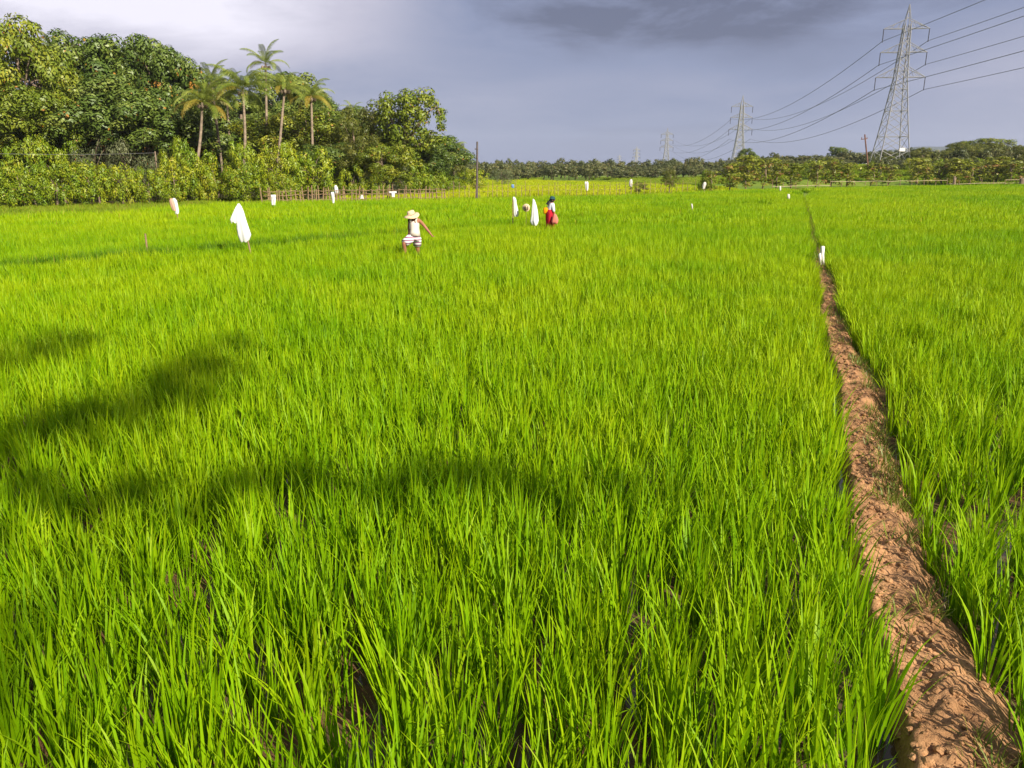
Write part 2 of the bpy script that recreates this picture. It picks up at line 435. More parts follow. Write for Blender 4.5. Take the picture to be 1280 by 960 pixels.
def build_bund():
    ys = np.concatenate([np.arange(-1.5, 9, 0.022), np.arange(9, 20, 0.05), np.arange(20, 66, 0.5)])
    ds = np.linspace(-0.42, 0.62, 46)
    V = [(bund_x(y) + d * BN * 0.94, y - d * 0.0, bund_h(y, d)) for y in ys for d in ds]
    nx, ny = len(ds), len(ys)
    idx = np.arange(nx * ny).reshape(ny, nx)
    Fq = np.stack([idx[:-1, :-1], idx[:-1, 1:], idx[1:, 1:], idx[1:, :-1]], -1).reshape(-1, 4)
    me = bpy.data.meshes.new('bund_path'); me.from_pydata(V, [], Fq.tolist()); me.materials.append(M['bund'])
    me.polygons.foreach_set('use_smooth', [True] * len(me.polygons))
    tag(link('bund_path', me), kind='structure')
    # low bund crossing the left plot
    m = MB(); prof = ((-0.35, -0.05), (-0.15, 0.16), (0.0, 0.2), (0.15, 0.15), (0.35, -0.05))
    rr = []
    for i in range(60):
        t = -20 + i * 1.0
        rr.append([Vector((-11.6 + 0.64 * t + d * 0.768, 17.3 + 0.768 * t - d * 0.64, z + 0.02 * noise.noise(Vector((t, d, 0))))) for d, z in prof])
    m.rings(rr, closed=False, capA=False, capB=False)
    tag(m.build('low_bund', M['bund'], smooth=True), kind='structure')
build_bund()

# ------------------------------------------------------------------ rice
def blades(rng, n, L0, wid, seg, base_r, lean=(4, 20), curl=0.9, dryp=0.015, tall=1.0):
    """n grass blades as strips of quads around the origin"""
    out, tint = [], []
    hill = rng.uniform(0.25, 0.75)
    for _ in range(n):
        az = rng.uniform(0, 2 * math.pi); r = base_r * math.sqrt(rng.uniform(0, 1))
        p = np.array([math.cos(az) * r, math.sin(az) * r, -0.02])
        dirz = az + rng.normal(0, 0.8)
        ang = R(rng.uniform(*lean)); Ln = L0 * rng.uniform(0.62, 1.12)
        k = curl * rng.uniform(0.1, 1.0) ** 2 * 1.3
        side = np.array([-math.sin(dirz), math.cos(dirz), 0])
        tw = rng.uniform(-0.9, 0.9)
        prev = None; w0 = wid * rng.uniform(0.7, 1.2)
        dry = 1.0 if rng.uniform() < dryp else 0.0
        tv = np.clip(hill * 0.5 + rng.uniform(0, 1) * 0.5, 0, 1)
        for s in range(seg + 1):
            u = s / seg
            wd = w0 * (0.55 + 0.45 * min(1, u * 3)) * (1 - max(0, (u - 0.45) / 0.55) ** 1.6)
            sv = side * math.cos(tw * u) + np.array([math.cos(dirz), math.sin(dirz), 0]) * math.sin(tw * u)
            a, b = p - sv * wd / 2, p + sv * wd / 2
            if prev is not None:
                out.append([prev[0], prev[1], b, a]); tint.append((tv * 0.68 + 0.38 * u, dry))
            prev = (a, b)
            an = ang + k * u * u
            step = Ln / seg
            p = p + np.array([math.sin(an) * math.cos(dirz), math.sin(an) * math.sin(dirz), math.cos(an)]) * step
    return np.array(out), np.array(tint)
def hidden_collection(name, meshes):
    c = bpy.data.collections.new(name)
    for i, me in enumerate(meshes):
        c.objects.link(bpy.data.objects.new('%s_%02d' % (name, i), me))
    return c
_gn = {}
def scatter(name, coll, pts, rz, scl, idx, label=None, cat=None, tilt=None):
    me = bpy.data.meshes.new(name); n = len(pts)
    me.vertices.add(n); me.vertices.foreach_set('co', np.asarray(pts, np.float32).reshape(-1))
    rot = np.zeros((n, 3), np.float32); rot[:, 2] = rz
    if tilt is not None: rot[:, 0] = tilt[:, 0]; rot[:, 1] = tilt[:, 1]
    me.attributes.new('rot', 'FLOAT_VECTOR', 'POINT').data.foreach_set('vector', rot.reshape(-1))
    me.attributes.new('scl', 'FLOAT_VECTOR', 'POINT').data.foreach_set('vector', np.asarray(scl, np.float32).reshape(-1))
    me.attributes.new('idx', 'INT', 'POINT').data.foreach_set('value', np.asarray(idx, np.int32))
    o = link(name, me)
    ng = bpy.data.node_groups.new(name + '_scatter', 'GeometryNodeTree')
    ng.interface.new_socket('Geometry', in_out='INPUT', socket_type='NodeSocketGeometry')
    ng.interface.new_socket('Geometry', in_out='OUTPUT', socket_type='NodeSocketGeometry')
    N, L = ng.nodes, ng.links
    gi, go = N.new('NodeGroupInput'), N.new('NodeGroupOutput')
    ci = N.new('GeometryNodeCollectionInfo'); ci.inputs['Collection'].default_value = coll
    ci.inputs['Separate Children'].default_value = True; ci.inputs['Reset Children'].default_value = True
    ip = N.new('GeometryNodeInstanceOnPoints'); ip.inputs['Pick Instance'].default_value = True
    def na(nm, t):
        a = N.new('GeometryNodeInputNamedAttribute'); a.data_type = t; a.inputs['Name'].default_value = nm; return a.outputs['Attribute']
    L.new(gi.outputs[0], ip.inputs['Points']); L.new(ci.outputs[0], ip.inputs['Instance'])
    L.new(na('idx', 'INT'), ip.inputs['Instance Index']); L.new(na('rot', 'FLOAT_VECTOR'), ip.inputs['Rotation']); L.new(na('scl', 'FLOAT_VECTOR'), ip.inputs['Scale'])
    L.new(ip.outputs[0], go.inputs[0])
    md = o.modifiers.new('scatter', 'NODES'); md.node_group = ng
    tag(o, label, cat, kind='stuff')
    return o

RH = 0.56
rng = np.random.default_rng(7)
near_meshes, mid_meshes, far_meshes = [], [], []
for i in range(10):
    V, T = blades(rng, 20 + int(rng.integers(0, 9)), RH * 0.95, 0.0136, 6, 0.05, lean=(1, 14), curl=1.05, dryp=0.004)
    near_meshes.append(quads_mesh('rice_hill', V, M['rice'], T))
def patch(n, size, nb, L0, wid, seg, mat, lean=(2, 18), base=0.06, dryp=0.01):
    Vs, Ts = [], []
    for _ in range(n):
        V, T = blades(rng, nb, L0 * rng.uniform(0.85, 1.1), wid, seg, base, lean=lean, curl=0.8, dryp=dryp)
        V = V + np.array([rng.uniform(-size / 2, size / 2), rng.uniform(-size / 2, size / 2), 0])
        Vs.append(V); Ts.append(T)
    return quads_mesh('rice_patch', np.concatenate(Vs), mat, np.concatenate(Ts))
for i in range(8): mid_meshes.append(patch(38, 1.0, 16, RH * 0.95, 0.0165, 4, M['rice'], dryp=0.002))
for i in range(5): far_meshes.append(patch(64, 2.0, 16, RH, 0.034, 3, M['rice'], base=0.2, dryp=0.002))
CN, CM, CF = hidden_collection('rice_hill', near_meshes), hidden_collection('rice_mid', mid_meshes), hidden_collection('rice_far', far_meshes)
beyond = [patch(60, 3.0, 14, 0.5, 0.06, 3, M['rice_far'], base=0.35) for _ in range(4)]
CB = hidden_collection('rice_beyond', beyond)
swards = [patch(60, 3.0, 14, 0.5, 0.06, 3, M['verge'], base=0.35) for _ in range(3)]
CG = hidden_collection('grass_sward', swards)
verge = [patch(40, 1.2, 14, 0.35, 0.022, 3, M['verge'], lean=(5, 45), base=0.1, dryp=0.05) for _ in range(4)]
CV = hidden_collection('verge_tuft', verge)

# far edge of the field, from photo points on the rice tops
EDGE = [gnd(px, py, 0.5) for px, py in ((-250, 272), (0, 266), (160, 262), (290, 252), (560, 247), (800, 242), (1000, 234), (1280, 230), (1500, 227))]
def edge_y(x):
    """depth of the far edge for the view ray through (x, y)"""
    return None
ES = [(e.x / e.y, e.y) for e in EDGE]
def field_limit(s):
    return np.interp(s, [a for a, b in ES], [b for a, b in ES])

def gen(spacing, y0, y1, half, jit=0.5):
    ys = np.arange(y0, y1, spacing); pts = []
    for y in ys:
        w = max(half(y), 2)
        xs = np.arange(-w, w, spacing)
        pts.append(np.stack([xs + rng.uniform(-jit, jit, len(xs)) * spacing, np.full(len(xs), y) + rng.uniform(-jit, jit, len(xs)) * spacing], 1))
    return np.concatenate(pts)
def keep(P, near, gap, limit=True):
    x, y = P[:, 0], P[:, 1]
    bx = 1.70 + 0.361 * (y - 2.44) + 0.04 * np.sin(y * 0.9) + 0.025 * np.sin(y * 2.3 + 1)
    d = (x - bx) / BN
    k = (d < -gap[0]) | (d > gap[1])
    sd = seam_d(x, y)
    if gap[2] > 0: k &= np.abs(sd) > gap[2]
    if limit: k &= y < field_limit(x / np.maximum(y, 1.0))
    return k, d
hw = lambda y: 0.80 * abs(y) + 3.5
def layer(name, coll, n_mesh, spacing, y0, y1, gap, label, side, sq=False, jit=0.5, thin=None):
    P = gen(spacing, y0, y1, hw, jit)
    k, d = keep(P, True, gap)
    k &= (d < 0) if side < 0 else (d > 0)
    if thin is not None:
        nz = np.array([noise.noise(Vector((p[0] * 0.9, p[1] * 0.9, 2))) for p in P])
        k &= rng.uniform(0, 1, len(P)) < np.clip(thin + nz * 0.5, 0.25, 1)
    P, d = P[k], d[k]
    n = len(P)
    s = rng.uniform(0.82, 1.16, n) if not sq else rng.uniform(0.92, 1.08, n)
    big = np.array([noise.noise(Vector((p[0] * 0.35, p[1] * 0.35, 0))) for p in P])
    zs = s * (1 + 0.16 * big)
    scl = np.stack([s if not sq else np.ones(n), s if not sq else np.ones(n), zs], 1)
    rz = rng.uniform(0, 6.283, n) if not sq else rng.integers(0, 4, n) * (math.pi / 2)
    tilt = rng.normal(0, 0.07, (n, 2)) if not sq else None
    pts = np.concatenate([P, np.zeros((n, 1))], 1)
    return scatter(name, coll, pts, rz, scl, rng.integers(0, n_mesh, n), label, 'rice', tilt)
YM, YF = 10.0, 30.0
layer('rice_crop', CN, 10, 0.16, -1.0, YM, (0.21, 0.30, 0), 'tall bright green rice blades nearest the viewer, left of the dirt bund', -1, thin=0.90)
layer('rice_crop', CN, 10, 0.16, -1.0, YM, (0.21, 0.31, 0), 'bright green rice plants in the foreground right of the dirt bund', 1, thin=0.74)
layer('rice_crop', CM, 8, 1.0, YM + 0.5, YF, (0.80, 0.80, 0.95), 'even green rice sward in the middle of the left plot', -1, sq=True, jit=0.0)
layer('rice_crop', CM, 8, 1.0, YM + 0.5, YF, (0.80, 0.80, 0), 'even green rice sward right of the bund in the middle distance', 1, sq=True, jit=0.0)
layer('rice_crop', CF, 5, 2.0, YF + 1.0, 112, (1.15, 1.15, 1.45), 'far green rice running up to the stick fence left of the bund line', -1, sq=True, jit=0.0)
layer('rice_crop', CF, 5, 2.0, YF + 1.0, 112, (1.15, 1.15, 0), 'far green rice right of the bund line below the pylon', 1, sq=True, jit=0.0)
# fill the saw-tooth borders that patches leave along the bunds with single hills
def border(name, y0, y1, lim, label, seam=False):
    n = int((y1 - y0) * (1700 if not seam else 900) / 10)
    if not seam:
        y = rng.uniform(y0, y1, n); d = rng.uniform(lim[0], lim[1], n) * rng.choice([-1, 1], n)
        x = 1.70 + 0.361 * (y - 2.44) + 0.04 * np.sin(y * 0.9) + 0.025 * np.sin(y * 2.3 + 1) + d * BN
    else:
        t = rng.uniform(y0, y1, n); d = rng.uniform(lim[0], lim[1], n) * rng.choice([-1, 1], n)
        x = -11.6 + 0.64 * t + d * 0.768; y = 17.3 + 0.768 * t - d * 0.64
    P = np.stack([x, y], 1)
    k, dd = keep(P, True, (0.12, 0.12, 0.15))
    P = P[k]; n = len(P)
    s = rng.uniform(0.85, 1.1, n)
    scatter(name, CN, np.concatenate([P, np.zeros((n, 1))], 1), rng.uniform(0, 6.28, n), np.stack([s * 1.15, s * 1.15, s], 1), rng.integers(0, 10, n), label, 'rice', rng.normal(0, 0.06, (n, 2)))
border('rice_crop', YM, 19.5, (0.24, 1.3), 'rice hills edging both sides of the bare dirt bund')
border('rice_crop', 19.5, YF, (0.17, 1.3), 'rice hills edging both sides of the dirt bund')
border('rice_crop', YF, 62, (0.16, 1.9), 'rice hills edging the far end of the bund line')
border('rice_crop', -20, 40, (0.62, 1.8), 'rice hills edging the faint line across the left plot', seam=True)

# yellow paddy beyond the fence
def beyond_field():
    P = gen(3.0, 58, 150, lambda y: 0.85 * y)
    s = P[:, 0] / P[:, 1]
    k = (P[:, 1] > field_limit(s) + 6) & (s > -0.22) & (s < 0.27) & (P[:, 1] < 150 - 55 * np.clip((s - 0.0) / 0.25, 0, 1))
    P = P[k]; n = len(P)
    z = np.array([terrain(a, b) for a, b in P])
    scatter('rice_crop', CB, np.concatenate([P, z[:, None]], 1), rng.integers(0, 4, n) * 1.5708, np.ones((n, 3)), rng.integers(0, 4, n),
            'yellow-green paddy beyond the fence in front of the far trees', 'rice')
    P = gen(3.0, 90, 185, lambda y: 0.85 * y)
    s = P[:, 0] / P[:, 1]
    nz = np.array([noise.noise(Vector((a * 0.04, b * 0.025, 1))) for a, b in P])
    k = (P[:, 1] > field_limit(s) + 5) & (s > 0.02) & ((s > 0.27) | (P[:, 1] > 152 - 55 * np.clip(s / 0.25, 0, 1))) & (nz > -0.25)
    P = P[k]; n = len(P); z = np.array([terrain(a, b) for a, b in P])
    scatter('grass_sward', CG, np.concatenate([P, z[:, None]], 1), rng.integers(0, 4, n) * 1.5708, np.ones((n, 3)), rng.integers(0, 3, n),
            'green grassy rise behind the saplings around the pylon foot', 'grass')
    P = gen(1.2, 34, 110, lambda y: 0.85 * y)
    s = P[:, 0] / P[:, 1]; f = field_limit(s)
    k = (P[:, 1] > f - 0.6) & (P[:, 1] < f + np.where(s < -0.3, 14, 6))
    P = P[k]; n = len(P)
    sc = rng.uniform(0.7, 1.25, n)
    scatter('verge_grass', CV, np.concatenate([P, np.zeros((n, 1))], 1), rng.uniform(0, 6.28, n), np.stack([sc, sc, sc], 1), rng.integers(0, 4, n),
            'rough pale grass verge along the far edge of the field', 'grass')
beyond_field()

# weeds and clods on the bund
def bund_dressing():
    tufts = []
    for i in range(6):
        V, T = blades(rng, 9, 0.13, 0.007, 3, 0.03, lean=(10, 65), curl=1.0, dryp=0.25)
        tufts.append(quads_mesh('weed_tuft', V, M['weed'], T))
    CW = hidden_collection('weed_tuft', tufts)
    n = 2600
    y = 1.0 + 19 * rng.uniform(0, 1, n) ** 1.5
    d = np.where(rng.uniform(0, 1, n) < 0.72, rng.normal(0.19, 0.09, n), rng.uniform(-0.24, 0.26, n))
    nz = np.array([noise.noise(Vector((a * 1.8, b * 3, 4))) for a, b in zip(y, d)])
    k = (nz + rng.uniform(-0.25, 0.25, n) > 0.05) & ((d > 0.1) | (rng.uniform(0, 1, n) < 0.35)) & ((y > 4.2) | (rng.uniform(0, 1, n) < 0.3))
    y, d = y[k], d[k]; n = len(y)
    x = np.array([bund_x(a) for a in y]) + d * BN * 0.94
    z = np.array([bund_h(a, b) for a, b in zip(y, d)])
    s = rng.uniform(0.5, 1.3, n)
    scatter('bund_weeds', CW, np.stack([x, y, z - 0.005], 1), rng.uniform(0, 6.28, n), np.stack([s, s, s], 1), rng.integers(0, 6, n),
            'short straggling weeds along the right shoulder of the dirt bund', 'weeds')
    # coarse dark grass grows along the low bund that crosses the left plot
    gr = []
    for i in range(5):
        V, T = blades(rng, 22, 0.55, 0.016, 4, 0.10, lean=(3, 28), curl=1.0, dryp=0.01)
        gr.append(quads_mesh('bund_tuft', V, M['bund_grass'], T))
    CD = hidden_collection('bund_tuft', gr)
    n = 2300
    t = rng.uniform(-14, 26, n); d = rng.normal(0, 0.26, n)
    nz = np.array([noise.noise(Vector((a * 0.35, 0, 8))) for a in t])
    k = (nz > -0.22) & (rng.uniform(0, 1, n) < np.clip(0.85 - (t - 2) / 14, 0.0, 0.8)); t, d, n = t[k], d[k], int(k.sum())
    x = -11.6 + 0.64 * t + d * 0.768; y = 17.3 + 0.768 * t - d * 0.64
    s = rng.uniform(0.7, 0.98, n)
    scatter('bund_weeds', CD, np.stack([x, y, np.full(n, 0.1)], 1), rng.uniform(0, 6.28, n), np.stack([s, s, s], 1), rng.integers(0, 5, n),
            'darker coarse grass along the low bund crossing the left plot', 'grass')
    # the far stretch of the bund is overgrown
    n = 900
    y = rng.uniform(19, 62, n); d = rng.uniform(-0.3, 0.3, n)
    x = np.array([bund_x(a) for a in y]) + d * BN
    s = rng.uniform(1.2, 2.6, n)
    scatter('bund_weeds', CW, np.stack([x, y, np.full(n, 0.12)], 1), rng.uniform(0, 6.28, n), np.stack([s, s, s], 1), rng.integers(0, 6, n),
            'dark weeds over the far overgrown stretch of the bund', 'weeds')
    cl = []
    for i in range(5):
        import bmesh
        bm = bmesh.new(); bmesh.ops.create_icosphere(bm, subdivisions=2, radius=1)
        for v in bm.verts:
            v.co *= 1 + 0.45 * noise.noise(v.co * 1.4 + Vector((i * 7, 0, 0))) + 0.2 * noise.noise(v.co * 4)
            v.co.z *= 0.7
        me = bpy.data.meshes.new('soil_clod'); bm.to_mesh(me); bm.free(); me.materials.append(M['bund']); cl.append(me)
    CC = hidden_collection('soil_clod', cl)
    n = 5200
    y = 1.0 + 18 * rng.uniform(0, 1, n) ** 1.4; d = rng.normal(-0.03, 0.15, n)
    k = np.abs(d) < 0.3; y, d = y[k], d[k]; n = len(y)
    x = np.array([bund_x(a) for a in y]) + d * BN * 0.94
    z = np.array([bund_h(a, b) for a, b in zip(y, d)])
    s = 0.004 + 0.024 * rng.uniform(0, 1, n) ** 3.5
    scatter('soil_clods', CC, np.stack([x, y, z], 1), rng.uniform(0, 6.28, n), np.stack([s, s, s], 1), rng.integers(0, 5, n), 'crumbs and clods of red soil lying on the bund', 'soil clods')
bund_dressing()

# ------------------------------------------------------------------ trees
def crown_from_clumps(name, clumps, per, leaf, mat, seed, aspect=0.5, droop=0.35, dryset=(), fill=0.12):
    """clumps: list of (x,y,z,r). leaves are small folded blades over each clump's outer, upper shell"""
    g = np.random.default_rng(seed)
    Vs, Ts, Ns = [], [], []
    cc = np.array([c[:3] for c in clumps]); cen = cc.mean(0); spread = cc.std() + 0.5
    for ci, (cx, cy, cz, r) in enumerate(clumps):
        n = max(8, int(per * (r / 0.8) ** 2))
        d = g.normal(0, 1, (n, 3)); d[:, 2] += 0.35
        d /= np.linalg.norm(d, axis=1)[:, None]
        rad = r * np.where(g.uniform(0, 1, n) < fill, g.uniform(0.3, 0.8, n), g.uniform(0.8, 1.08, n))
        p = d * rad[:, None] * np.array([1, 1, 0.75]) + np.array([cx, cy, cz])
        nrm = d * 1.25 + np.array([0, 0, 0.5]) + g.normal(0, 0.26, (n, 3)); nrm /= np.linalg.norm(nrm, axis=1)[:, None]
        t = np.cross(nrm, g.normal(0, 1, (n, 3))); t /= np.linalg.norm(t, axis=1)[:, None]
        t = t + d * 0.4 - np.array([0, 0, droop]); t /= np.linalg.norm(t, axis=1)[:, None]
        s = np.cross(nrm, t); s /= np.linalg.norm(s, axis=1)[:, None]
        L = leaf * g.uniform(0.6, 1.3, n)[:, None]
        W = L * aspect
        q = np.stack([p - t * L * 0.5, p - s * W * 0.5 + nrm * L * 0.06, p + t * L * 0.5 - nrm * L * 0.08, p + s * W * 0.5 + nrm * L * 0.06], 1)
        sn = d * 0.9 + nrm * 0.45 + (np.array([cx, cy, cz]) - cen) / spread * 0.4; sn /= np.linalg.norm(sn, axis=1)[:, None]
        flip = (sn * nrm).sum(1) < 0.1; sn[flip] = nrm[flip]; Ns.append(sn)
        Vs.append(q)
        tv = np.clip(g.uniform(0.2, 0.75) + g.normal(0, 0.08, n), 0, 1)
        dr = np.where(g.uniform(0, 1, n) < (0.75 if ci in dryset else 0.012), 1.0, 0.0)
        Ts.append(np.stack([tv, dr], 1))
    return quads_mesh(name, np.concatenate(Vs), mat, np.concatenate(Ts), np.concatenate(Ns))

def lobed(seed, R0, H, z0, nlobe, per_lobe, rc, flat=1.0, bushy=False):
    """clump centres over several lobes -> uneven outline"""
    g = random.Random(seed); cl = []
    for i in range(nlobe):
        a = 2.399 * i + g.uniform(-0.5, 0.5); u = (i + 0.5) / nlobe
        rr = R0 * (0.35 + 0.45 * math.sqrt(1 - abs(2 * u - 0.9) ** 1.5 if abs(2 * u - 0.9) < 1 else 0.05)) * g.uniform(0.75, 1.2)
        lx, ly, lz = math.cos(a) * rr, math.sin(a) * rr, z0 + H * (0.1 + 0.82 * u) * 1.0
        lr = R0 * g.uniform(0.36, 0.56)
        for k in range(per_lobe):
            th, ph = g.uniform(0, 6.283), math.acos(g.uniform(-0.45, 1))
            q = lr * g.uniform(0.75, 1.08)
            cl.append((lx + math.cos(th) * math.sin(ph) * q, ly + math.sin(th) * math.sin(ph) * q, lz + math.cos(ph) * q * 0.8 * flat, rc * g.uniform(0.6, 1.25)))
    return cl
def limbs(seed, clumps, H, r0, base=0.0, n=7):
    g = random.Random(seed); m = MB()
    top = Vector((g.uniform(-0.4, 0.4), g.uniform(-0.4, 0.4), base + H))
    mid = Vector((g.uniform(-0.3, 0.3), g.uniform(-0.3, 0.3), base + H * 0.45))
    m.tube([(0, 0, base - 0.3), (mid + Vector((0, 0, base))) * 0.5, mid, top], [r0 * 1.3, r0, r0 * 0.8, r0 * 0.35], 8)
    for c in g.sample(clumps, min(n, len(clumps))):
        e = Vector(c[:3]); s = mid.lerp(top, g.uniform(0, 0.8))
        m.tube([s, s.lerp(e, 0.5) + Vector((0, 0, 0.25)), e], [r0 * 0.4, r0 * 0.25, r0 * 0.1], 5)
    return m

PROTO = {}
def proto(kind, i, clumps, per, leaf, mat, H, r0, **kw):
    cm = crown_from_clumps('crown', clumps, per, leaf, M[mat], hash((kind, i)) % 9999 if False else (len(kind) * 131 + i * 17), **kw)
    tm = limbs(i * 7 + len(kind), clumps, H, r0).mesh('trunk', M['bark'], smooth=True)
    zmax = max(c[2] + c[3] * 0.75 for c in clumps); rx = max(abs(c[0]) + c[3] * 0.8 for c in clumps)
    PROTO.setdefault(kind, []).append((cm, tm, zmax, rx))
for i in range(4):
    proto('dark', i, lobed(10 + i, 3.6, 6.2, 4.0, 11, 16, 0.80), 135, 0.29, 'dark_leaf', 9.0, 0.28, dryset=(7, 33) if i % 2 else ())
for i in range(3):
    proto('mid', i, lobed(30 + i, 3.2, 5.6, 2.8, 10, 14, 0.74), 135, 0.26, 'mid_leaf', 7.5, 0.22, dryset=())
for i in range(2):
    proto('orange', i, lobed(40 + i, 3.2, 5.6, 4.0, 10, 14, 0.76), 135, 0.28, 'dark_leaf', 8.5, 0.22, dryset=(20, 21, 55, 90, 91, 92, 100))
for i in range(4):
    proto('bush', i, lobed(50 + i, 2.3, 2.7, 0.0, 9, 11, 0.50), 190, 0.19, 'bush_leaf', 2.4, 0.10, droop=0.2)
for i in range(2):
    proto('grey', i, lobed(60 + i, 2.3, 2.6, 0.4, 8, 9, 0.6), 125, 0.15, 'grey_leaf', 2.8, 0.10)
for i in range(3):
    proto('olive', i, lobed(70 + i, 2.9, 5.0, 2.4, 9, 12, 0.6), 150, 0.23, 'olive_leaf', 6.5, 0.2)
for i in range(4):
    proto('far', i, lobed(80 + i, 2.9, 3.2, 1.3, 8, 9, 0.75), 26, 0.62, 'far_leaf', 3.8, 0.16)
for i in range(3):                                        # thin saplings along the fence
    g = random.Random(90 + i); cl = []
    for k in range(46):
        z = g.uniform(0.5, 3.0); rr = g.uniform(0.1, 0.9) * (1 - 0.2 * abs(z - 1.4)); a = g.uniform(0, 6.283)
        cl.append((math.cos(a) * rr, math.sin(a) * rr, z, g.uniform(0.16, 0.34)))
    proto('sapling', i, cl, 150, 0.24, 'sapling_leaf', 2.7, 0.05, dryset=(3, 9, 17, 22) if i != 1 else (2, 4, 6, 8, 10, 12, 14, 30, 33))
rnd = random.Random(3)
def tree(name, kind, px, top, Y, wpx, label, cat='tree', group=None, v=None, base=None):
    """tree whose crown top shows at photo row `top`, `wpx` photo pixels wide, at depth Y"""
    p = at(px, top - (5 if kind in ('dark', 'mid', 'orange', 'olive') else 3), Y)
    z0 = terrain(p.x, Y) if base is None else base
    lst = PROTO[kind]; cm, tm, zm, rx = lst[rnd.randrange(len(lst)) if v is None else v % len(lst)]
    sz = (p.z - z0) / zm
    sx = wpx / F * Y * (1.45 if kind in ('dark', 'orange', 'mid') and Y > 57 and Y < 100 else 1.05) / (2 * rx)
    t = empty(name, (p.x, Y, z0), label, cat, group, rz=rnd.uniform(0, 6.28), scale=(sx, sx, sz))
    link('crown', cm, t); link('trunk', tm, t)
    return t
G1 = 'trees of the wooded bank on the left'
for a in (
    ('broadleaf_tree', 'mid', 8, 22, 60, 92, 'olive green tall tree cut by the left edge of the picture'),
    ('broadleaf_tree', 'mid', 40, 52, 63, 70, 'yellow-tinged tree between the left edge and the big dark dome'),
    ('broadleaf_tree', 'dark', 98, 40, 66, 100, 'tall dark domed tree, highest crown of the left bank'),
    ('broadleaf_tree', 'dark', 142, 48, 67, 84, 'dark tree on the right shoulder of the highest dome'),
    ('broadleaf_tree', 'orange', 188, 50, 66, 78, 'dark tree with patches of orange leaves near its top'),
    ('broadleaf_tree', 'orange', 218, 62, 64, 62, 'dark green tree with orange leaf flush just left of the palms'),
    ('broadleaf_tree', 'dark', 120, 95, 62, 110, 'lower front dark tree with large leaf rosettes under the dome'),
    ('broadleaf_tree', 'dark', 175, 110, 61, 90, 'glossy dark tree below the orange-leaved tree'),
    ('broadleaf_tree', 'dark', 215, 118, 63, 74, 'dark tree beside the leftmost coconut palm'),
    ('broadleaf_tree', 'mid', 22, 110, 58, 84, 'vine-hung yellow-green tree at the left edge above the bushes'),
    ('broadleaf_tree', 'mid', 62, 118, 59, 70, 'yellow-green tree above the left bushes beneath the domed trees'),
    ('broadleaf_tree', 'dark', 300, 122, 78, 96, 'dark tree low behind the coconut palms'),
    ('broadleaf_tree', 'dark', 256, 132, 72, 76, 'shaded tree among the coconut palm trunks'),
    ('broadleaf_tree', 'dark', 352, 92, 84, 84, 'tall dark tree standing behind the tallest palm'),
    ('broadleaf_tree', 'dark', 398, 118, 84, 70, 'dark tree behind the thick short palm'),
    ('broadleaf_tree', 'mid', 340, 148, 68, 74, 'rounded green tree below the tallest palm'),
    ('broadleaf_tree', 'mid', 385, 138, 70, 84, 'rounded light green tree right of the leaning palm'),
    ('broadleaf_tree', 'dark', 420, 132, 74, 66, 'dark tree in the dip right of the palms'),
    ('broadleaf_tree', 'olive', 440, 136, 68, 62, 'olive tree left of the big spreading tree'),
    ('broadleaf_tree', 'olive', 468, 138, 70, 62, 'olive tree against the left side of the spreading tree'),
    ('broadleaf_tree', 'olive', 450, 172, 64, 66, 'yellowish tree with hanging leaves by the stick fence'),
    ('broadleaf_tree', 'mid', 478, 182, 64, 58, 'shrubby tree under the spreading tree next to the fence'),
    ('broadleaf_tree', 'dark', 410, 182, 65, 60, 'dark shaded tree behind the pair of white cloths'),
    ('broadleaf_tree', 'dark', 545, 170, 76, 56, 'tree leaning out right under the spreading tree'),
    ('broadleaf_tree', 'olive', 566, 180, 82, 40, 'last olive tree at the right end of the bank'),
    ('broadleaf_tree', 'dark', 535, 185, 70, 46, 'dark vine-covered tree beneath the spreading crown'),
): tree(a[0], *a[1:], group=G1)
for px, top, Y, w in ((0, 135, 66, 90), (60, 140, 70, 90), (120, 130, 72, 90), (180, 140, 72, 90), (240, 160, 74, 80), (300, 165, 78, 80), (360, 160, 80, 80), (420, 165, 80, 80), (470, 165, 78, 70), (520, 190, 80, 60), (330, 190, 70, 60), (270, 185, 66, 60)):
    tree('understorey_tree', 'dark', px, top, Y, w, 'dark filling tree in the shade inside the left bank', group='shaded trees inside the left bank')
G2 = 'bushes along the foot of the left bank'
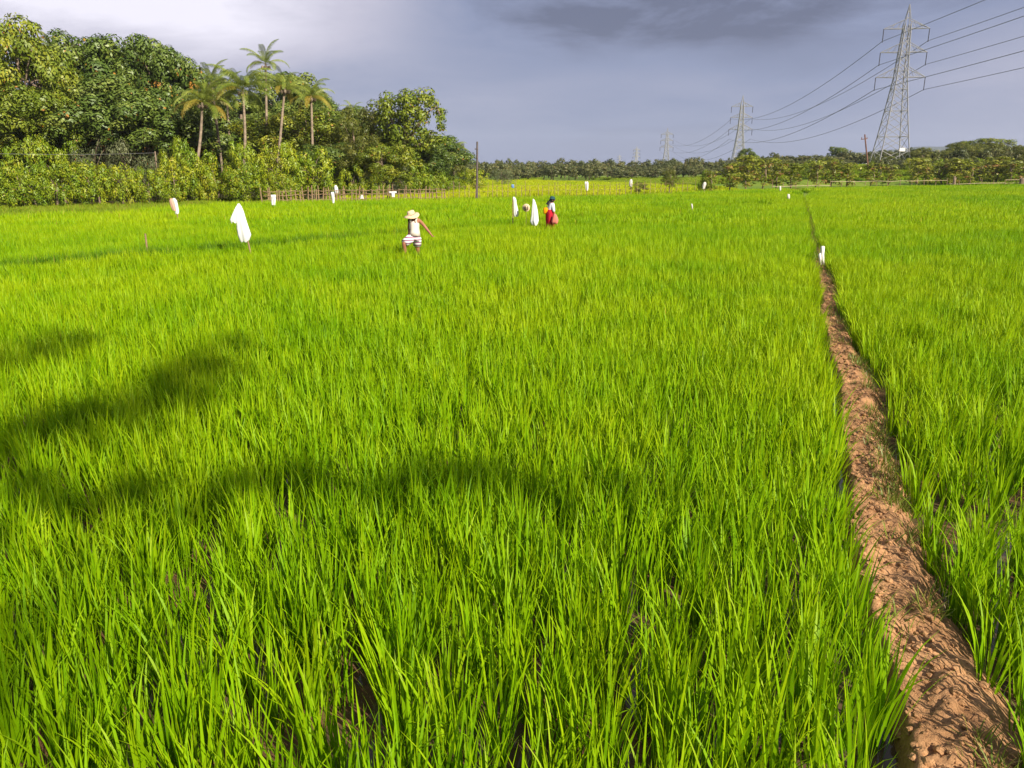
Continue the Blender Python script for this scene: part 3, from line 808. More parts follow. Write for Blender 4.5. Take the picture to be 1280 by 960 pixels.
for i, (px, top, Y, w, kind, lab) in enumerate((
    (-12, 210, 48, 70, 'bush', 'yellow-green bush at the very left edge of the field'),
    (22, 206, 48.5, 64, 'bush', 'bright bush second from the left edge of the field'),
    (62, 202, 50, 66, 'bush', 'yellow-topped bush third from the left at the field edge'),
    (104, 200, 50.5, 70, 'bush', 'yellow-topped bush in the middle of the left hedge row'),
    (146, 204, 51.5, 60, 'bush', 'green bush right of the yellow-topped bushes'),
    (180, 210, 53, 54, 'bush', 'darker bush left of the leaning white scarecrow'),
    (214, 196, 55, 60, 'bush', 'rounded bush above the leaning white scarecrow'),
    (246, 190, 57, 62, 'bush', 'large bright green bush right of the leaning white scarecrow'),
    (268, 206, 56.5, 50, 'bush', 'low bush at the right end of the front bushes'),
    (30, 168, 56, 70, 'bush', 'upper yellow-green bush behind the row at the left edge'),
    (70, 175, 57, 60, 'bush', 'upper bush behind the left hedge row under the wire'),
    (112, 168, 58, 62, 'grey', 'grey-green bush behind the hedge row under the big dark tree'),
    (152, 172, 58.5, 60, 'grey', 'grey-green shrub right of its twin under the big dark tree'),
    (190, 178, 60, 50, 'grey', 'grey-green shrub with a bare stem left of the palms'),
    (226, 172, 56, 50, 'bush', 'yellow-green shrub top left of the leaning palm trunk'),
    (303, 176, 56.5, 58, 'bush', 'upright light green bush beneath the big coconut palm'),
    (300, 208, 55.5, 60, 'bush', 'low yellow-green bush on the grassy bank left of the stick fence'),
    (348, 180, 58, 70, 'bush', 'large light green bush behind the left end of the stick fence'),
    (388, 186, 59, 64, 'bush', 'light green bush behind the stick fence'),
    (352, 215, 56.5, 46, 'bush', 'small bush against the stick fence'),
    (440, 205, 63, 44, 'bush', 'small leafy bush behind the middle of the stick fence'),
    (470, 215, 63, 36, 'bush', 'low green bush near the T-shaped scarecrow'),
    (488, 204, 66, 50, 'grey', 'grey-green bush at the foot of the spreading tree, left side'),
    (516, 200, 67, 54, 'bush', 'leafy bush in front of the spreading tree trunk'),
    (540, 208, 69, 44, 'bush', 'shrub at the foot of the spreading tree, right side'),
    (592, 212, 84, 46, 'bush', 'low green bush beside the thin dark pole'),
    (560, 218, 78, 44, 'bush', 'low bush at the corner where the wooded bank ends'),
    (628, 214, 110, 34, 'grey', 'pale bush right of the thin dark pole'),
)): tree('bush', kind, px, top, Y, w, lab, 'bush', G2)
def spreading_tree():
    """tall umbrella-shaped tree: layered pads of leaf with a gap of sky, and a bough drooping on the right"""
    Y = 68.0; base = at(505, 240, Y)
    pads = [(478, 136, 12), (490, 126, 12), (503, 124, 12), (515, 121, 12), (528, 121, 11), (540, 127, 10), (549, 138, 8), (553, 150, 7), (550, 161, 6),
            (485, 148, 13), (500, 142, 14), (514, 140, 13), (524, 148, 10), (518, 158, 12), (500, 160, 14), (483, 164, 12), (530, 166, 10), (543, 172, 10), (554, 178, 9),
            (505, 176, 13), (520, 180, 12), (488, 182, 12), (536, 186, 9), (512, 195, 13), (497, 200, 13), (522, 205, 11), (506, 215, 12), (490, 218, 11)]
    g = random.Random(5); cl = []
    for px, py, r in pads:
        for k in range(7):
            q = at(px + g.uniform(-r, r) * 0.8, py + g.uniform(-r, r) * 0.5, Y + g.uniform(-2.0, 2.0)) - Vector((base.x, Y, 0))
            cl.append((q.x, q.y, q.z, r * 0.075 * g.uniform(0.45, 0.85)))
    t = empty('spreading_tree', (base.x, Y, 0), 'tall spreading tree with a sky gap in its crown, right of the palms', 'tree', G1)
    link('crown', crown_from_clumps('crown', cl, 85, 0.30, M['mid_leaf'], 555), t)
    m = MB(); r0 = 0.3
    P = lambda px, py, dy=0: at(px, py, Y + dy) - Vector((base.x, Y, 0))
    m.tube([P(503, 246), P(504, 210), P(506, 175), P(508, 145)], [0.4, 0.32, 0.25, 0.12], 8)
    m.tube([P(505, 185), P(520, 160, -.5), P(535, 140), P(545, 133)], [0.2, 0.15, 0.1, 0.05], 6)
    m.tube([P(545, 133), P(551, 145), P(550, 160)], [0.07, 0.05, 0.03], 5)
    m.tube([P(505, 178), P(492, 155), P(482, 138)], [0.18, 0.12, 0.05], 6)
    m.tube([P(505, 190), P(530, 178), P(552, 176)], [0.16, 0.1, 0.04], 6)
    m.build('trunk', M['bark'], t, smooth=True)
spreading_tree()

# ------------------------------------------------------------------ coconut palms
def frond_mesh(seed, L=3.2, droop=1.0, dry=0.0, nl=34):
    g = np.random.default_rng(seed); pts = []
    n = 14; p = np.array([0.0, 0, 0]); a = R(35)
    for i in range(n + 1):
        pts.append(p.copy()); p = p + np.array([math.cos(a), 0, math.sin(a)]) * L / n; a -= droop * R(125) / n * (0.35 + 1.2 * i / n)
    pts = np.array(pts); Vs, Ts = [], []
    for i in range(n):
        w0, w1 = 0.035 * (1 - i / n) + 0.008, 0.035 * (1 - (i + 1) / n) + 0.008
        Vs.append([pts[i] + [0, -w0, 0], pts[i] + [0, w0, 0], pts[i + 1] + [0, w1, 0], pts[i + 1] + [0, -w1, 0]]); Ts.append((0.8, dry))
    for k in range(nl):
        u = 0.12 + 0.88 * k / (nl - 1); f = u * n; i = min(int(f), n - 1); c = pts[i] + (pts[i + 1] - pts[i]) * (f - i)
        tdir = pts[i + 1] - pts[i]; tdir /= np.linalg.norm(tdir)
        ll = 0.85 * (math.sin(math.pi * min(1, u * 0.85 + 0.12)) ** 0.6) * g.uniform(0.8, 1.1)
        for sd in (-1, 1):
            d0 = np.array([0, sd * 1.0, 0]) * 0.85 + tdir * 0.55 + np.array([0, 0, 0.1]); d0 /= np.linalg.norm(d0)
            d1 = d0 * 0.6 + np.array([0, 0, -0.85 - 0.4 * g.uniform()])
            m1 = c + d0 * ll * 0.5; e = m1 + d1 / np.linalg.norm(d1) * ll * 0.5
            w = tdir * 0.032
            tv = g.uniform(0.2, 0.9)
            Vs.append([c - w * 0.6, c + w * 0.6, m1 + w, m1 - w]); Ts.append((tv, dry))
            Vs.append([m1 - w, m1 + w, e + w * 0.15, e - w * 0.15]); Ts.append((tv, dry))
    return quads_mesh('frond', np.array(Vs), M['palm_leaf'], np.array(Ts))
FR = [frond_mesh(1, 4.3, 0.65, nl=46), frond_mesh(2, 4.1, 0.85, nl=46), frond_mesh(3, 4.0, 1.0, nl=46), frond_mesh(7, 3.4, 0.8, nl=24)]
FY = [frond_mesh(4, 3.8, 0.75, 0.6), frond_mesh(5, 3.6, 0.85, 0.85)]
def palm(px, py, bx, by, Y, size, nf, label, ydry=0.2, stiff=0.0, bend=0.0):
    """crown centre at photo (px,py), foot of the trunk towards (bx,by)"""
    top = at(px, py, Y); ft = at(bx, by, Y)
    k = (top.z - 0) / max(0.5, top.z - ft.z); foot = Vector((top.x + (ft.x - top.x) * min(k, 1.6), Y, 0.0))
    t = empty('coconut_palm', foot, label, 'palm tree', 'coconut palms on the left bank')
    m = MB(); d = top - foot; pts, rr = [], []
    for i in range(13):
        u = i / 12
        pts.append(Vector((d.x * u + bend * math.sin(u * math.pi), 0, d.z * u))); rr.append(0.105 * (1.3 - 0.5 * u) * (1 + 0.05 * (i % 2)))
    m.tube(pts, rr, 7); m.build('trunk', M['palm_bark'], t, smooth=True)
    g = random.Random(int(px * 7 + py))
    for i in range(nf):
        a = 2.399 * i + g.uniform(-0.25, 0.25); u = i / (nf - 1)          # young upright fronds first, old drooping last
        pitch = R(42 - 92 * u + g.uniform(-8, 8)) + stiff
        lst = FY if (u > 0.6 and g.random() < ydry) else FR
        me = lst[g.randrange(len(lst))]
        f = link('frond', me, t, loc=tuple(d), rot=(g.uniform(-0.3, 0.3), -pitch * 0.8, a), scale=(size, size, size))
    if nf > 10:
        for i in range(5):
            a = i * 1.25; mm = MB()
            c = d + Vector((math.cos(a) * 0.28, math.sin(a) * 0.28, -0.28)); rg = []
            for q in range(5):
                ph = math.pi * q / 4; rg.append([c + Vector((math.cos(b * 1.047) * math.sin(ph) * 0.13 + 0.001 * b, math.sin(b * 1.047) * math.sin(ph) * 0.13, -math.cos(ph) * 0.16)) for b in range(6)])
            mm.rings(rg); mm.build('coconut', M['bush_leaf'] if False else M['palm_bark'], t, smooth=True)
palm(332, 80, 334, 190, 67, 0.55, 13, 'tallest coconut palm with a thin ragged crown against the sky', 0.3, stiff=0.25)
palm(303, 112, 299, 182, 60, 0.74, 26, 'coconut palm with the largest full crown in the middle of the palms', 0.35, bend=0.3)
palm(253, 128, 238, 172, 59, 0.63, 22, 'leftmost coconut palm leaning left with yellow lower fronds', 0.55, bend=0.25)
palm(264, 102, 273, 165, 64, 0.55, 20, 'coconut palm behind the leftmost leaning one', 0.3)
palm(283, 116, 286, 170, 70, 0.58, 20, 'pale coconut palm half hidden behind the fullest palm crown', 0.5)
palm(356, 110, 345, 164, 62.5, 0.53, 20, 'slim leaning coconut palm right of the tallest one', 0.4)
palm(389, 120, 389, 170, 66, 0.55, 24, 'coconut palm with a dense yellow crown, rightmost of the group', 0.5)
palm(441, 138, 442, 190, 92, 0.42, 14, 'small dark palm crown on the skyline right of the palm group', 0.0)
palm(65, 60, 66, 120, 72, 0.55, 16, 'pale palm crown showing between the two left treetops', 0.2)
palm(566, 190, 556, 222, 80, 0.5, 12, 'small leaning palm at the right end of the wooded bank', 0.3)
# the mound the wood stands on
def mound():
    m = MB(); rr = []
    for i in range(24):
        u = i / 23; s = -1.0 + u * 0.93
        row = []
        for j in range(10):
            Y = 60 + j * 9; hh = 4.5 * sstep(0, 0.35, 1 - u) * sstep(60, 85, Y) * (1 - sstep(115, 142, Y))
            row.append(Vector((s * Y, Y, hh - 0.05 + 0.3 * noise.noise(Vector((i * .5, j * .5, 0))) * (1 if 0 < j < 9 else 0))))
        rr.append(row)
    m.rings(rr, closed=False, capA=False, capB=False)
    tag(m.build('hillside', M['hill'], smooth=True), kind='structure')
mound()

# ------------------------------------------------------------------ far treeline and shrubs
GF = 'far trees beyond the yellow paddy'
px = 575.0
while px < 1000:
    for k in range(3):
        top = 203 + 2 * math.sin(px * 0.05) - (px > 860) * 6 * sstep(860, 940, px) + rnd.uniform(-3, 4) + (2 - k) * 3.5
        tree('far_tree', 'far', px + rnd.uniform(-6, 6), top, (172 if px > 660 else 150) + k * 22 + rnd.uniform(-8, 8), rnd.uniform(20, 34),
             'small dull green tree in the far treeline left of the tall near pylon', 'tree', GF)
    px += 11
px = 1000.0
while px < 1310:
    for k in range(2):
        top = (190 + 2 * math.sin(px * 0.06) if px < 1185 else 184) + rnd.uniform(-2, 5) + (8 if px < 1060 else 0)
        tree('far_tree', 'far' if px < 1150 or rnd.random() < 0.4 else 'olive', px + rnd.uniform(-8, 8), top, (182 if px < 1145 else 132) + k * 22 + rnd.uniform(-8, 8), rnd.uniform(26, 42), 'dull olive tree in the far treeline right of the second pylon', 'tree', 'far trees behind the near pylon')
    px += 14
for a in ((935, 190, 190, 26, 'dark round-topped tree rising above the treeline right of the second pylon'), (1048, 188, 190, 22, 'dark round tree standing out left of the tilted pole'),
          (1240, 177, 175, 66, 'large green tree on the skyline at the right edge'), (1210, 181, 180, 44, 'green tree beside the large one near the right edge')):
    tree('far_tree', 'mid' if a[0] > 1100 else 'dark', a[0], a[1], a[2], a[3], a[4], 'tree', 'standout trees of the far treeline')
ORD = 'first second third fourth fifth sixth seventh eighth ninth tenth eleventh twelfth thirteenth fourteenth fifteenth sixteenth seventeenth eighteenth nineteenth twentieth twenty-first'.split()
GS = 'saplings along the right fence'
k = 0
for px, top, w in ((888, 216, 18), (915, 205, 22), (936, 196, 26), (955, 200, 26), (974, 201, 22), (992, 206, 24), (1022, 204, 22), (1042, 200, 22), (1062, 206, 20), (1090, 206, 24), (1112, 208, 20),
                   (1150, 200, 24), (1163, 206, 22), (1183, 204, 24), (1198, 200, 26), (1214, 207, 20), (1232, 205, 24), (1250, 198, 26), (1266, 203, 24), (1283, 205, 24), (1300, 203, 24)):
    tree('sapling', 'sapling', px, top, float(field_limit((px - 640) / F)) + (2.5 if px < 950 else 6) + rnd.uniform(0, 4), w * 1.25, 'thin yellow-green sapling, %s from the left in the row by the rail fence' % ORD[k], 'sapling', GS, v=k); k += 1
for i in range(34):
    px = 935 + i * 10.6 + rnd.uniform(-6, 6)
    if 1046 < px < 1086: continue
    tree('far_bush', ('far', 'olive', 'far', 'bush')[i % 4], px, rnd.uniform(198, 206), rnd.uniform(114, 136), rnd.uniform(20, 34), 'olive scrub bush on the green rise behind the saplings and fence', 'bush', 'scrub bushes on the rise by the near pylon')
tree('bush', 'olive', 838, 216, 72, 26, 'olive bush standing alone on the edge bank left of the saplings', 'bush')
tree('bush', 'olive', 800, 232, 70, 22, 'low brown scrub on the bank right of the wire fence', 'bush')
tree('bush', 'bush', 884, 214, 78, 20, 'small leafy bush behind the pale hanging bag', 'bush')

# distant hills
def hills():
    for lo, hi, Y0, h0 in ((0.26, 1.05, 2300, 75), (0.6, 1.1, 1300, 62)):
        m = MB(); rr = []
        for i in range(90):
            u = i / 89; s = lo + (hi - lo) * u
            h = h0 * sstep(0, 0.35 if Y0 > 2000 else 0.25, u) * (1 + 0.25 * noise.noise(Vector((s * 9, Y0, 0)))) + 6 * noise.noise(Vector((s * 40, 3, 0))) + 3 * noise.noise(Vector((s * 160, 3, 0)))
            rr.append([Vector((s * (Y0 + j * 160), Y0 + j * 160, max(0, h) * (0, 0.55, 0.9, 1, 0.8, 0.3, -0.1)[j])) for j in range(7)])
        m.rings(rr, closed=False, capA=False, capB=False)
        tag(m.build('hills', M['hills'], smooth=True), kind='structure')
hills()

# ------------------------------------------------------------------ pylons and conductors
LINE = Vector((0.11, 1.0, 0)).normalized(); ACROSS = Vector((LINE.y, -LINE.x, 0))
LA = math.atan2(-LINE.x, LINE.y)
ARMS = ((24.2, 4.0, 1.5), (20.2, 4.1, 1.6), (15.9, 4.4, 1.8))      # height, half length, root depth
INS = 2.3
def tower_half(z):                                      # half width of the body at height z
    if z < 15.5: return 2.9 + (0.95 - 2.9) * (max(z, 0.0) / 15.5) ** 0.85
    if z < 25: return 0.95 + (0.5 - 0.95) * (z - 15.5) / 9.5
    return max(0.03, 0.5 * (1 - (z - 25) / 3.4))
def pylon(loc, k, label, detail=True, thick=1.0, rz=0):
    t = empty('pylon', loc, label, 'pylon', 'pylons of the power line', rz=LA + rz, scale=(k, k, k))
    lv = [0, 2.8, 5.4, 7.8, 10.0, 12.0, 13.8, 15.5, 17.0, 18.4, 19.8, 21.2, 22.6, 25.0] if detail else [0, 4.4, 8.4, 12, 14.5, 17, 19.5, 22, 25]
    cor = ((-1, -1), (1, -1), (1, 1), (-1, 1))
    P = lambda c, z: Vector((c[0] * tower_half(z), c[1] * tower_half(z), z))
    for c in cor:
        MB().tube([P(c, z) for z in (-0.5, 5, 10, 15.5, 25)], [0.13 * thick] * 5, 4).build('leg', M['steel'], t)
    for q in range(4):
        a, b = cor[q], cor[(q + 1) % 4]; m = MB()
        for i in range(len(lv) - 1):
            z0, z1 = lv[i], lv[i + 1]
            m.tube([P(a, z0), P(b, z1)], 0.065 * thick, 4, False); m.tube([P(b, z0), P(a, z1)], 0.065 * thick, 4, False)
            if i % 2 == 1 or not detail: m.tube([P(a, z1), P(b, z1)], 0.06 * thick, 4, False)
        m.build('lattice_side', M['steel'], t)
    m = MB()
    for c in cor: m.tube([P(c, 25), Vector((0, 0, 28.3))], 0.08 * thick, 4)
    for z in (26, 27): m.tube([P(cor[0], z), P(cor[1], z), P(cor[2], z), P(cor[3], z), P(cor[0], z)], 0.05 * thick, 4, False)
    m.build('peak', M['steel'], t)
    for z, hl, rd in ARMS:
        for s in (-1, 1):
            m = MB(); w = tower_half(z); tip = Vector((s * hl, 0, z))
            for y in (-1, 1):
                m.tube([Vector((s * w, y * w, z)), tip], 0.07 * thick, 4); m.tube([Vector((s * w * 0.9, y * w, z + rd)), tip], 0.07 * thick, 4)
                for u in (0.33, 0.66):
                    m.tube([Vector((s * w, y * w, z)).lerp(tip, u), Vector((s * w * 0.9, y * w, z + rd)).lerp(tip, u - 0.2)], 0.045 * thick, 4, False)
            m.build('crossarm', M['steel'], t)
            i_ = MB(); n = 11
            pts = [tip - Vector((0, 0, INS * j / (2 * n))) for j in range(2 * n + 1)]
            i_.tube(pts, [0.13 * thick if j % 2 else 0.04 * thick for j in range(2 * n + 1)], 8)
            i_.build('insulator_string', M['insul'], t)
    return t
def tower_pos(px, Y): return Vector(((px - 640) / F * (Y * math.cos(PITCH) + 0), Y, 0))
TW = []
for px, Y, top, lab, det, th in ((1111, 150, 5, 'tall near steel pylon on the right with three pairs of arms', True, 0.82),
                               (922, 345, 119, 'second steel pylon rising over the treeline left of the tall one', True, 1.15),
                               (832, 560, 160, 'third steel pylon, pale and small above the far trees', False, 1.7),
                               (795, 990, 183, 'fourth steel pylon, tiny against the dark sky', False, 3.2),
                               (774, 1500, 193, 'faintest and farthest steel pylon left of the others', False, 3.5)):
    p = at(px, 208, Y); z = terrain(p.x, Y); k = (at(px, top, Y).z - z) / 28.3
    t = pylon((p.x, Y, z), k, lab, det, th); TW.append(Vector((p.x, Y, z)))
    if px == 1111:
        MB().box((1.2, -2.4, 3.0), 1.0, 0.05, 0.6).build('notice_plate', M['white'], t)
        m = MB()
        for cx_ in (-1, 1):
            for cy_ in (-1, 1): m.box((cx_ * 3.0, cy_ * 3.0, 0.1), 0.8, 0.8, 0.9)
        m.build('footing', M['old_cloth'] if False else M['white'], t)
T0 = TW[0] - Vector((0.11, 1, 0)) * 345 + Vector((0, 0, 7))
def attach(T, arm, s):
    z, hl, rd = ARMS[arm]; return T + ACROSS * (s * hl) + Vector((0, 0, z - INS))
names = ('top', 'middle', 'bottom'); sides = {-1: 'left', 1: 'right'}
def cable(a, b, sag, r, label):
    pts = []
    for i in range(41):
        u = i / 40; p = a.lerp(b, u); p.z -= 4 * sag * u * (1 - u); pts.append(p)
    tag(MB().tube(pts, r, 5).build('power_cable', M['wire']), label, 'cable', 'conductors of the power line')
for arm in range(3):
    for s in (-1, 1):
        # near span: sag chosen so the cables leave the frame where the photograph shows
        cable(attach(T0, arm, s), attach(TW[0], arm, s), 3.4 - arm * 0.3, 0.045, '%s %s cable from the near pylon up over the right edge' % (names[arm], sides[s]))
        cable(attach(TW[0], arm, s), attach(TW[1], arm, s), 4.6, 0.055, '%s %s cable sagging from the near pylon to the second' % (names[arm], sides[s]))
        cable(attach(TW[1], arm, s), attach(TW[2], arm, s), 7.5, 0.06, '%s %s faint cable from the second pylon to the third' % (names[arm], sides[s]))

# ------------------------------------------------------------------ poles and left wire
def utility():
    Y = 62.0; b = at(596, 246, Y); top = at(596.5, 177, Y)
    t = empty('utility_pole', (b.x, Y, 0), 'thin dark pole at the right end of the wooded bank', 'pole')
    MB().tube([(0, 0, -0.3), (top.x - b.x, 0, top.z)], [0.10, 0.07], 8).build('shaft', M['pole'], t)
    MB().tube([(-0.12, 0, top.z - 0.55), (0.15, 0, top.z - 0.55)], 0.05, 6).build('bracket', M['pole'], t)
    Y = 128.0; b = at(1087, 210, Y); top = at(1081, 168, Y); z = terrain(b.x, Y)
    t = empty('utility_pole', (b.x, Y, z), 'leaning rusty pole with a short crossarm left of the near pylon', 'pole')
    d = top - Vector((b.x, Y, z))
    MB().tube([(0, 0, -0.3), d], [0.14, 0.11], 8).build('shaft', M['rust'], t)
    MB().tube([d + Vector((-0.5, 0, -0.75)), d + Vector((0.5, 0, -0.65))], 0.07, 6).build('crossarm', M['rust'], t)
    for s in (-0.42, 0.42): MB().tube([d + Vector((s, 0, -0.7)), d + Vector((s, 0, -0.4))], [0.06, 0.04], 6).build('insulator', M['rust'], t)
    Y = 47.5; a = at(-120, 188, 40); e = at(193, 191, 56)
    tag(MB().tube([a.lerp(e, i / 20) - Vector((0, 0, 0.5 * 4 * (i / 20) * (1 - i / 20) * 0.3)) for i in range(21)], 0.006, 5).build('power_cable', M['steel']), 'pale wire strung across the bushes at the left edge', 'cable')
    t = empty('utility_pole', (e.x, 56, 0), 'grey wooden post among the bushes where the pale wire ends', 'pole')
    MB().tube([(0, 0, 0), (0.05, 0, e.z + 0.1)], [0.07, 0.05], 7).build('shaft', M['bark'], t)
utility()

# ------------------------------------------------------------------ fences
def fence(name, p0, p1, off, n, h, rails, matp, matr, label, rp=0.03, rr=0.02, tiltv=0.06, hv=0.2, gaps=0.0):
    """stick fence between two photo columns, just beyond the rice edge"""
    pts = []
    for i in range(n + 1):
        u = i / n; px = p0 + (p1 - p0) * u; s = (px - 640) / F
        Y = float(field_limit(s * 1.0)) + off; pts.append(Vector((s * Y * 1.0, Y, 0)))
    t = empty(name, pts[0], label, 'fence'); g = random.Random(int(p0)); o = pts[0]
    stick = MB().tube([(0, 0, -0.2), (0.01, 0, 0.5), (0, 0, 1.0)], [rp * 1.1, rp, rp * 0.8], 5).mesh('post', matp)
    for p in pts:
        link('post', stick, t, loc=p - o + Vector((g.uniform(-.1, .1), g.uniform(-.05, .05), 0)), rot=(g.uniform(-tiltv, tiltv), g.uniform(-tiltv, tiltv), g.uniform(0, 6)), scale=(1, 1, h * g.uniform(1 - hv, 1 + hv)))
    step = max(4, n // 5)
    for z in rails:
        for i in range(0, n, step):
            if g.random() < gaps: continue
            q = [pts[min(i + k, n)] - o + Vector((0, -0.03, z + g.uniform(-0.05, 0.05))) for k in range(step + 1)]
            MB().tube(q, rr, 5).build('rail', matr, t)
fence('stick_fence', 338, 560, 2.5, 46, 1.15, (0.45, 0.75, 1.0), M['stick'], M['stick'], 'close-set stick fence below the wooded bank', tiltv=0.1, rp=0.045)
fence('wire_fence', 562, 860, 4.0, 44, 1.35, (0.75, 1.15), M['stick'], M['stick'], 'thin post and wire fence in front of the yellow paddy', rr=0.008, rp=0.022)
fence('rail_fence', 955, 1320, 4.0, 26, 1.1, (0.55, 0.95), M['stick'], M['pale_stick'], 'low bamboo rail fence along the far right field edge', rp=0.04, rr=0.024, gaps=0.35)
def stump(px, py, h, r, label):
    s = (px - 640) / F; Y = float(field_limit(s)) + 3.0; m = MB()
    m.tube([(0, 0, -0.1), (0.05, 0, h * 0.5), (-0.05, 0, h)], [r * 1.3, r, r * 0.8], 8); m.tube([(0, 0, h * 0.5), (r * 1.6, 0, h * 0.9)], [r * 0.6, r * 0.3], 6)
    o = m.build('tree_stump', M['bark']); o.location = (s * Y, Y, 0); tag(o, label, 'stump', 'dark stumps by the right fence')
stump(1174, 225, 1.5, 0.17, 'dark stump in the rail fence right of the near pylon')
stump(1256, 226, 1.2, 0.35, 'wide dark stump second from the right edge')
stump(1274, 226, 1.5, 0.22, 'dark stump at the right edge by the fence')

# ------------------------------------------------------------------ scarecrows
def loft(rows, Y, o, depth=0.6, fold=0.20, nf=5, n=24, seed=0, capB=False, dy=0.0):
    """cloth hull through rows of (photo y, left x, right x), round in plan with folds"""
    rr = []
    for i, (py, xl, xr) in enumerate(rows):
        a, b = at(xl, py, Y), at(xr, py, Y); c = (a + b) / 2; hwid = (b - a).length / 2; ring = []
        for k in range(n):
            th = 2 * math.pi * k / n
            f = 1 + fold * math.sin(nf * th + seed + i * 0.35) * min(1, i / 2)
            ring.append(Vector((c.x + math.cos(th) * hwid * f, Y + dy + math.sin(th) * hwid * depth * f, c.z + 0.02 * math.sin(3 * th + seed) * min(1, i / 3))) - o)
        rr.append(ring)
    return MB().rings(rr, capA=True, capB=capB)
def stake(px0, py0, px1, py1, Y, o, r=0.02, mat='stick', parent=None):
    a, b = at(px0, py0, Y) - o, at(px1, py1, Y) - o; b2 = Vector((a.x + (b.x - a.x) * (a.z + 0.1) / max(.05, a.z - b.z), 0, -0.1))
    return MB().tube([a, a.lerp(b2, 0.5) + Vector((0.01, 0, 0)), b2], [r * 0.85, r, r * 1.1], 6).build('stake', M[mat], parent)
def scare(px, Y, label): 
    p = at(px, 300, Y); o = Vector((p.x, Y, 0))
    return empty('scarecrow', o, label, 'scarecrow', 'cloth scarecrows in the rice'), o
SC = [
  # column, depth, label, [(material, rows, extra)], stake
  (311, 20.2, 'largest white scarecrow, draped sheet with one hanging sleeve', [('cloth', [(254.5, 297, 299.5), (258, 295.5, 301.5), (265, 295.3, 304), (275, 295.8, 306.8), (285, 296.6, 309.8), (293, 298.2, 312.6), (299, 300.3, 311.5), (302, 302, 308)], {}),
     ('cloth', [(257, 296, 298.5), (262, 293.3, 297.5), (268, 290.8, 297), (274, 288.3, 296.6), (278, 290, 296.2)], dict(depth=0.5, dy=-0.03))], (299, 257, 312, 312)),
  (219, 33, 'leaning white scarecrow near the bushes, its left half coloured as pinkish shade', [('shaded_cloth', [(248, 214, 217), (251, 213, 218), (258, 215, 220), (263, 217.5, 221)], dict(dy=-0.10)), ('cloth', [(247.6, 216, 218.5), (251, 216.5, 221), (258, 217.6, 222.5), (264, 219, 223.6), (267, 219.6, 223.4)], {})], (217, 249, 222, 272)),
  (341, 44, 'white scarecrow like a pair of short trousers by the left fence end', [('cloth', [(243.5, 338.6, 344.6), (247, 338.8, 344.6), (249, 339, 341.7), (256, 339.8, 342)], {}), ('cloth', [(247, 341.4, 344.7), (251, 341.9, 344.6), (256.5, 341.9, 344.1)], {})], (341.5, 244, 342, 262)),
  (416, 46, 'white trouser-shaped scarecrow in front of the small bushy plant', [('cloth', [(240, 413.6, 417.4), (244, 414, 418), (249, 415, 418.2), (253.5, 415.6, 418)], {})], (415.5, 241, 416.5, 258)),
  (420, 56, 'white bag on a stick behind the trouser-shaped scarecrow', [('cloth', [(231.5, 418.6, 420.4), (234, 417.8, 422), (238, 417.9, 422.8), (241.5, 419, 422.4)], {})], (419.6, 232, 419.8, 250)),
  (452, 53, 'tiny grey-white rag low at the field edge', [('old_cloth', [(243.6, 451.5, 453.2), (245.5, 450.4, 454), (248.4, 449.6, 454.6)], {})], (452, 244, 452, 252)),
  (491, 55, 'small T-shaped scarecrow in a pale shirt at the far fence', [('cloth', [(239.6, 489, 493.4), (243, 489.2, 493.2), (246.2, 489.6, 493)], {}), ('cloth', [(239.3, 485.8, 495.6), (240.2, 485.8, 495.6), (241.2, 486.4, 495)], dict(depth=0.25))], (491, 239, 491, 252)),
  (641, 29.5, 'white rag knotted on a bare pole left of the straw hat', [('cloth', [(246, 641.4, 643), (248, 641, 644.5), (251, 641.6, 645.2), (254, 642, 645.2), (258, 642.2, 646.2), (264, 642.3, 647.6), (268, 642.6, 647.9), (270.5, 644, 647)], {})], (641, 246.5, 640.8, 279)),
  (668, 28.6, 'tall tapering white bag scarecrow beside the woman', [('cloth', [(248.6, 666, 667), (251, 665.8, 668.5), (256, 665.4, 670), (263, 664.9, 671.4), (270, 664.5, 672.2), (276, 663.4, 672.8), (280, 665, 672), (281.5, 667, 671)], {})], (667, 250, 668, 287)),
  (733, 72, 'white cloth on a post behind the wire fence', [('cloth', [(227, 731, 735), (230, 731, 735.4), (235, 731.8, 735.2), (238, 732.6, 735)], {})], (733, 227, 733, 243)),
  (788, 74, 'beige cloth scarecrow in the yellow paddy beyond the fence', [('old_cloth', [(224, 788, 790), (226.5, 786.8, 790.6), (230, 786.4, 790.4), (233.5, 787, 790)], {})], (788.5, 224, 788.5, 240)),
  (880, 68, 'pale bag hanging at the foot of a small leafy bush', [('old_cloth', [(227.6, 880, 882.4), (230, 878.6, 883), (233, 877.8, 882), (236, 878, 880.6)], {})], (880.6, 227, 880, 242)),
  (865, 40, 'little pale rag strip on a stick in the open rice', [('old_cloth', [(254.6, 864, 865.4), (258, 864.2, 866.2), (263.6, 865, 866.4)], dict(n=12))], (864.8, 255, 865.8, 271)),
  (985, 55, 'small pale post with a rag beside the far end of the bund', [('old_cloth', [(242.6, 984.4, 987), (246, 984, 987.4), (249, 984.6, 987)], dict(n=12))], (985.8, 243, 986, 256)),
  (975, 70, 'tiny pale rag where the bund meets the far fence', [('old_cloth', [(232.6, 974.4, 976), (235, 974, 976.4), (238, 974.4, 976.2)], dict(n=12))], (975, 233, 975, 246)),
]
for j, (cx_, Y, lab, cl, st) in enumerate(SC):
    t, o = scare(cx_, Y, lab)
    for i, (mt, rows, kw) in enumerate(cl):
        loft(rows, Y, o, seed=j + i, **kw).build('cloth' if i == 0 else 'sleeve', M[mt], t, smooth=True)
    stake(*st, Y, o, 0.022, 'stick', t)
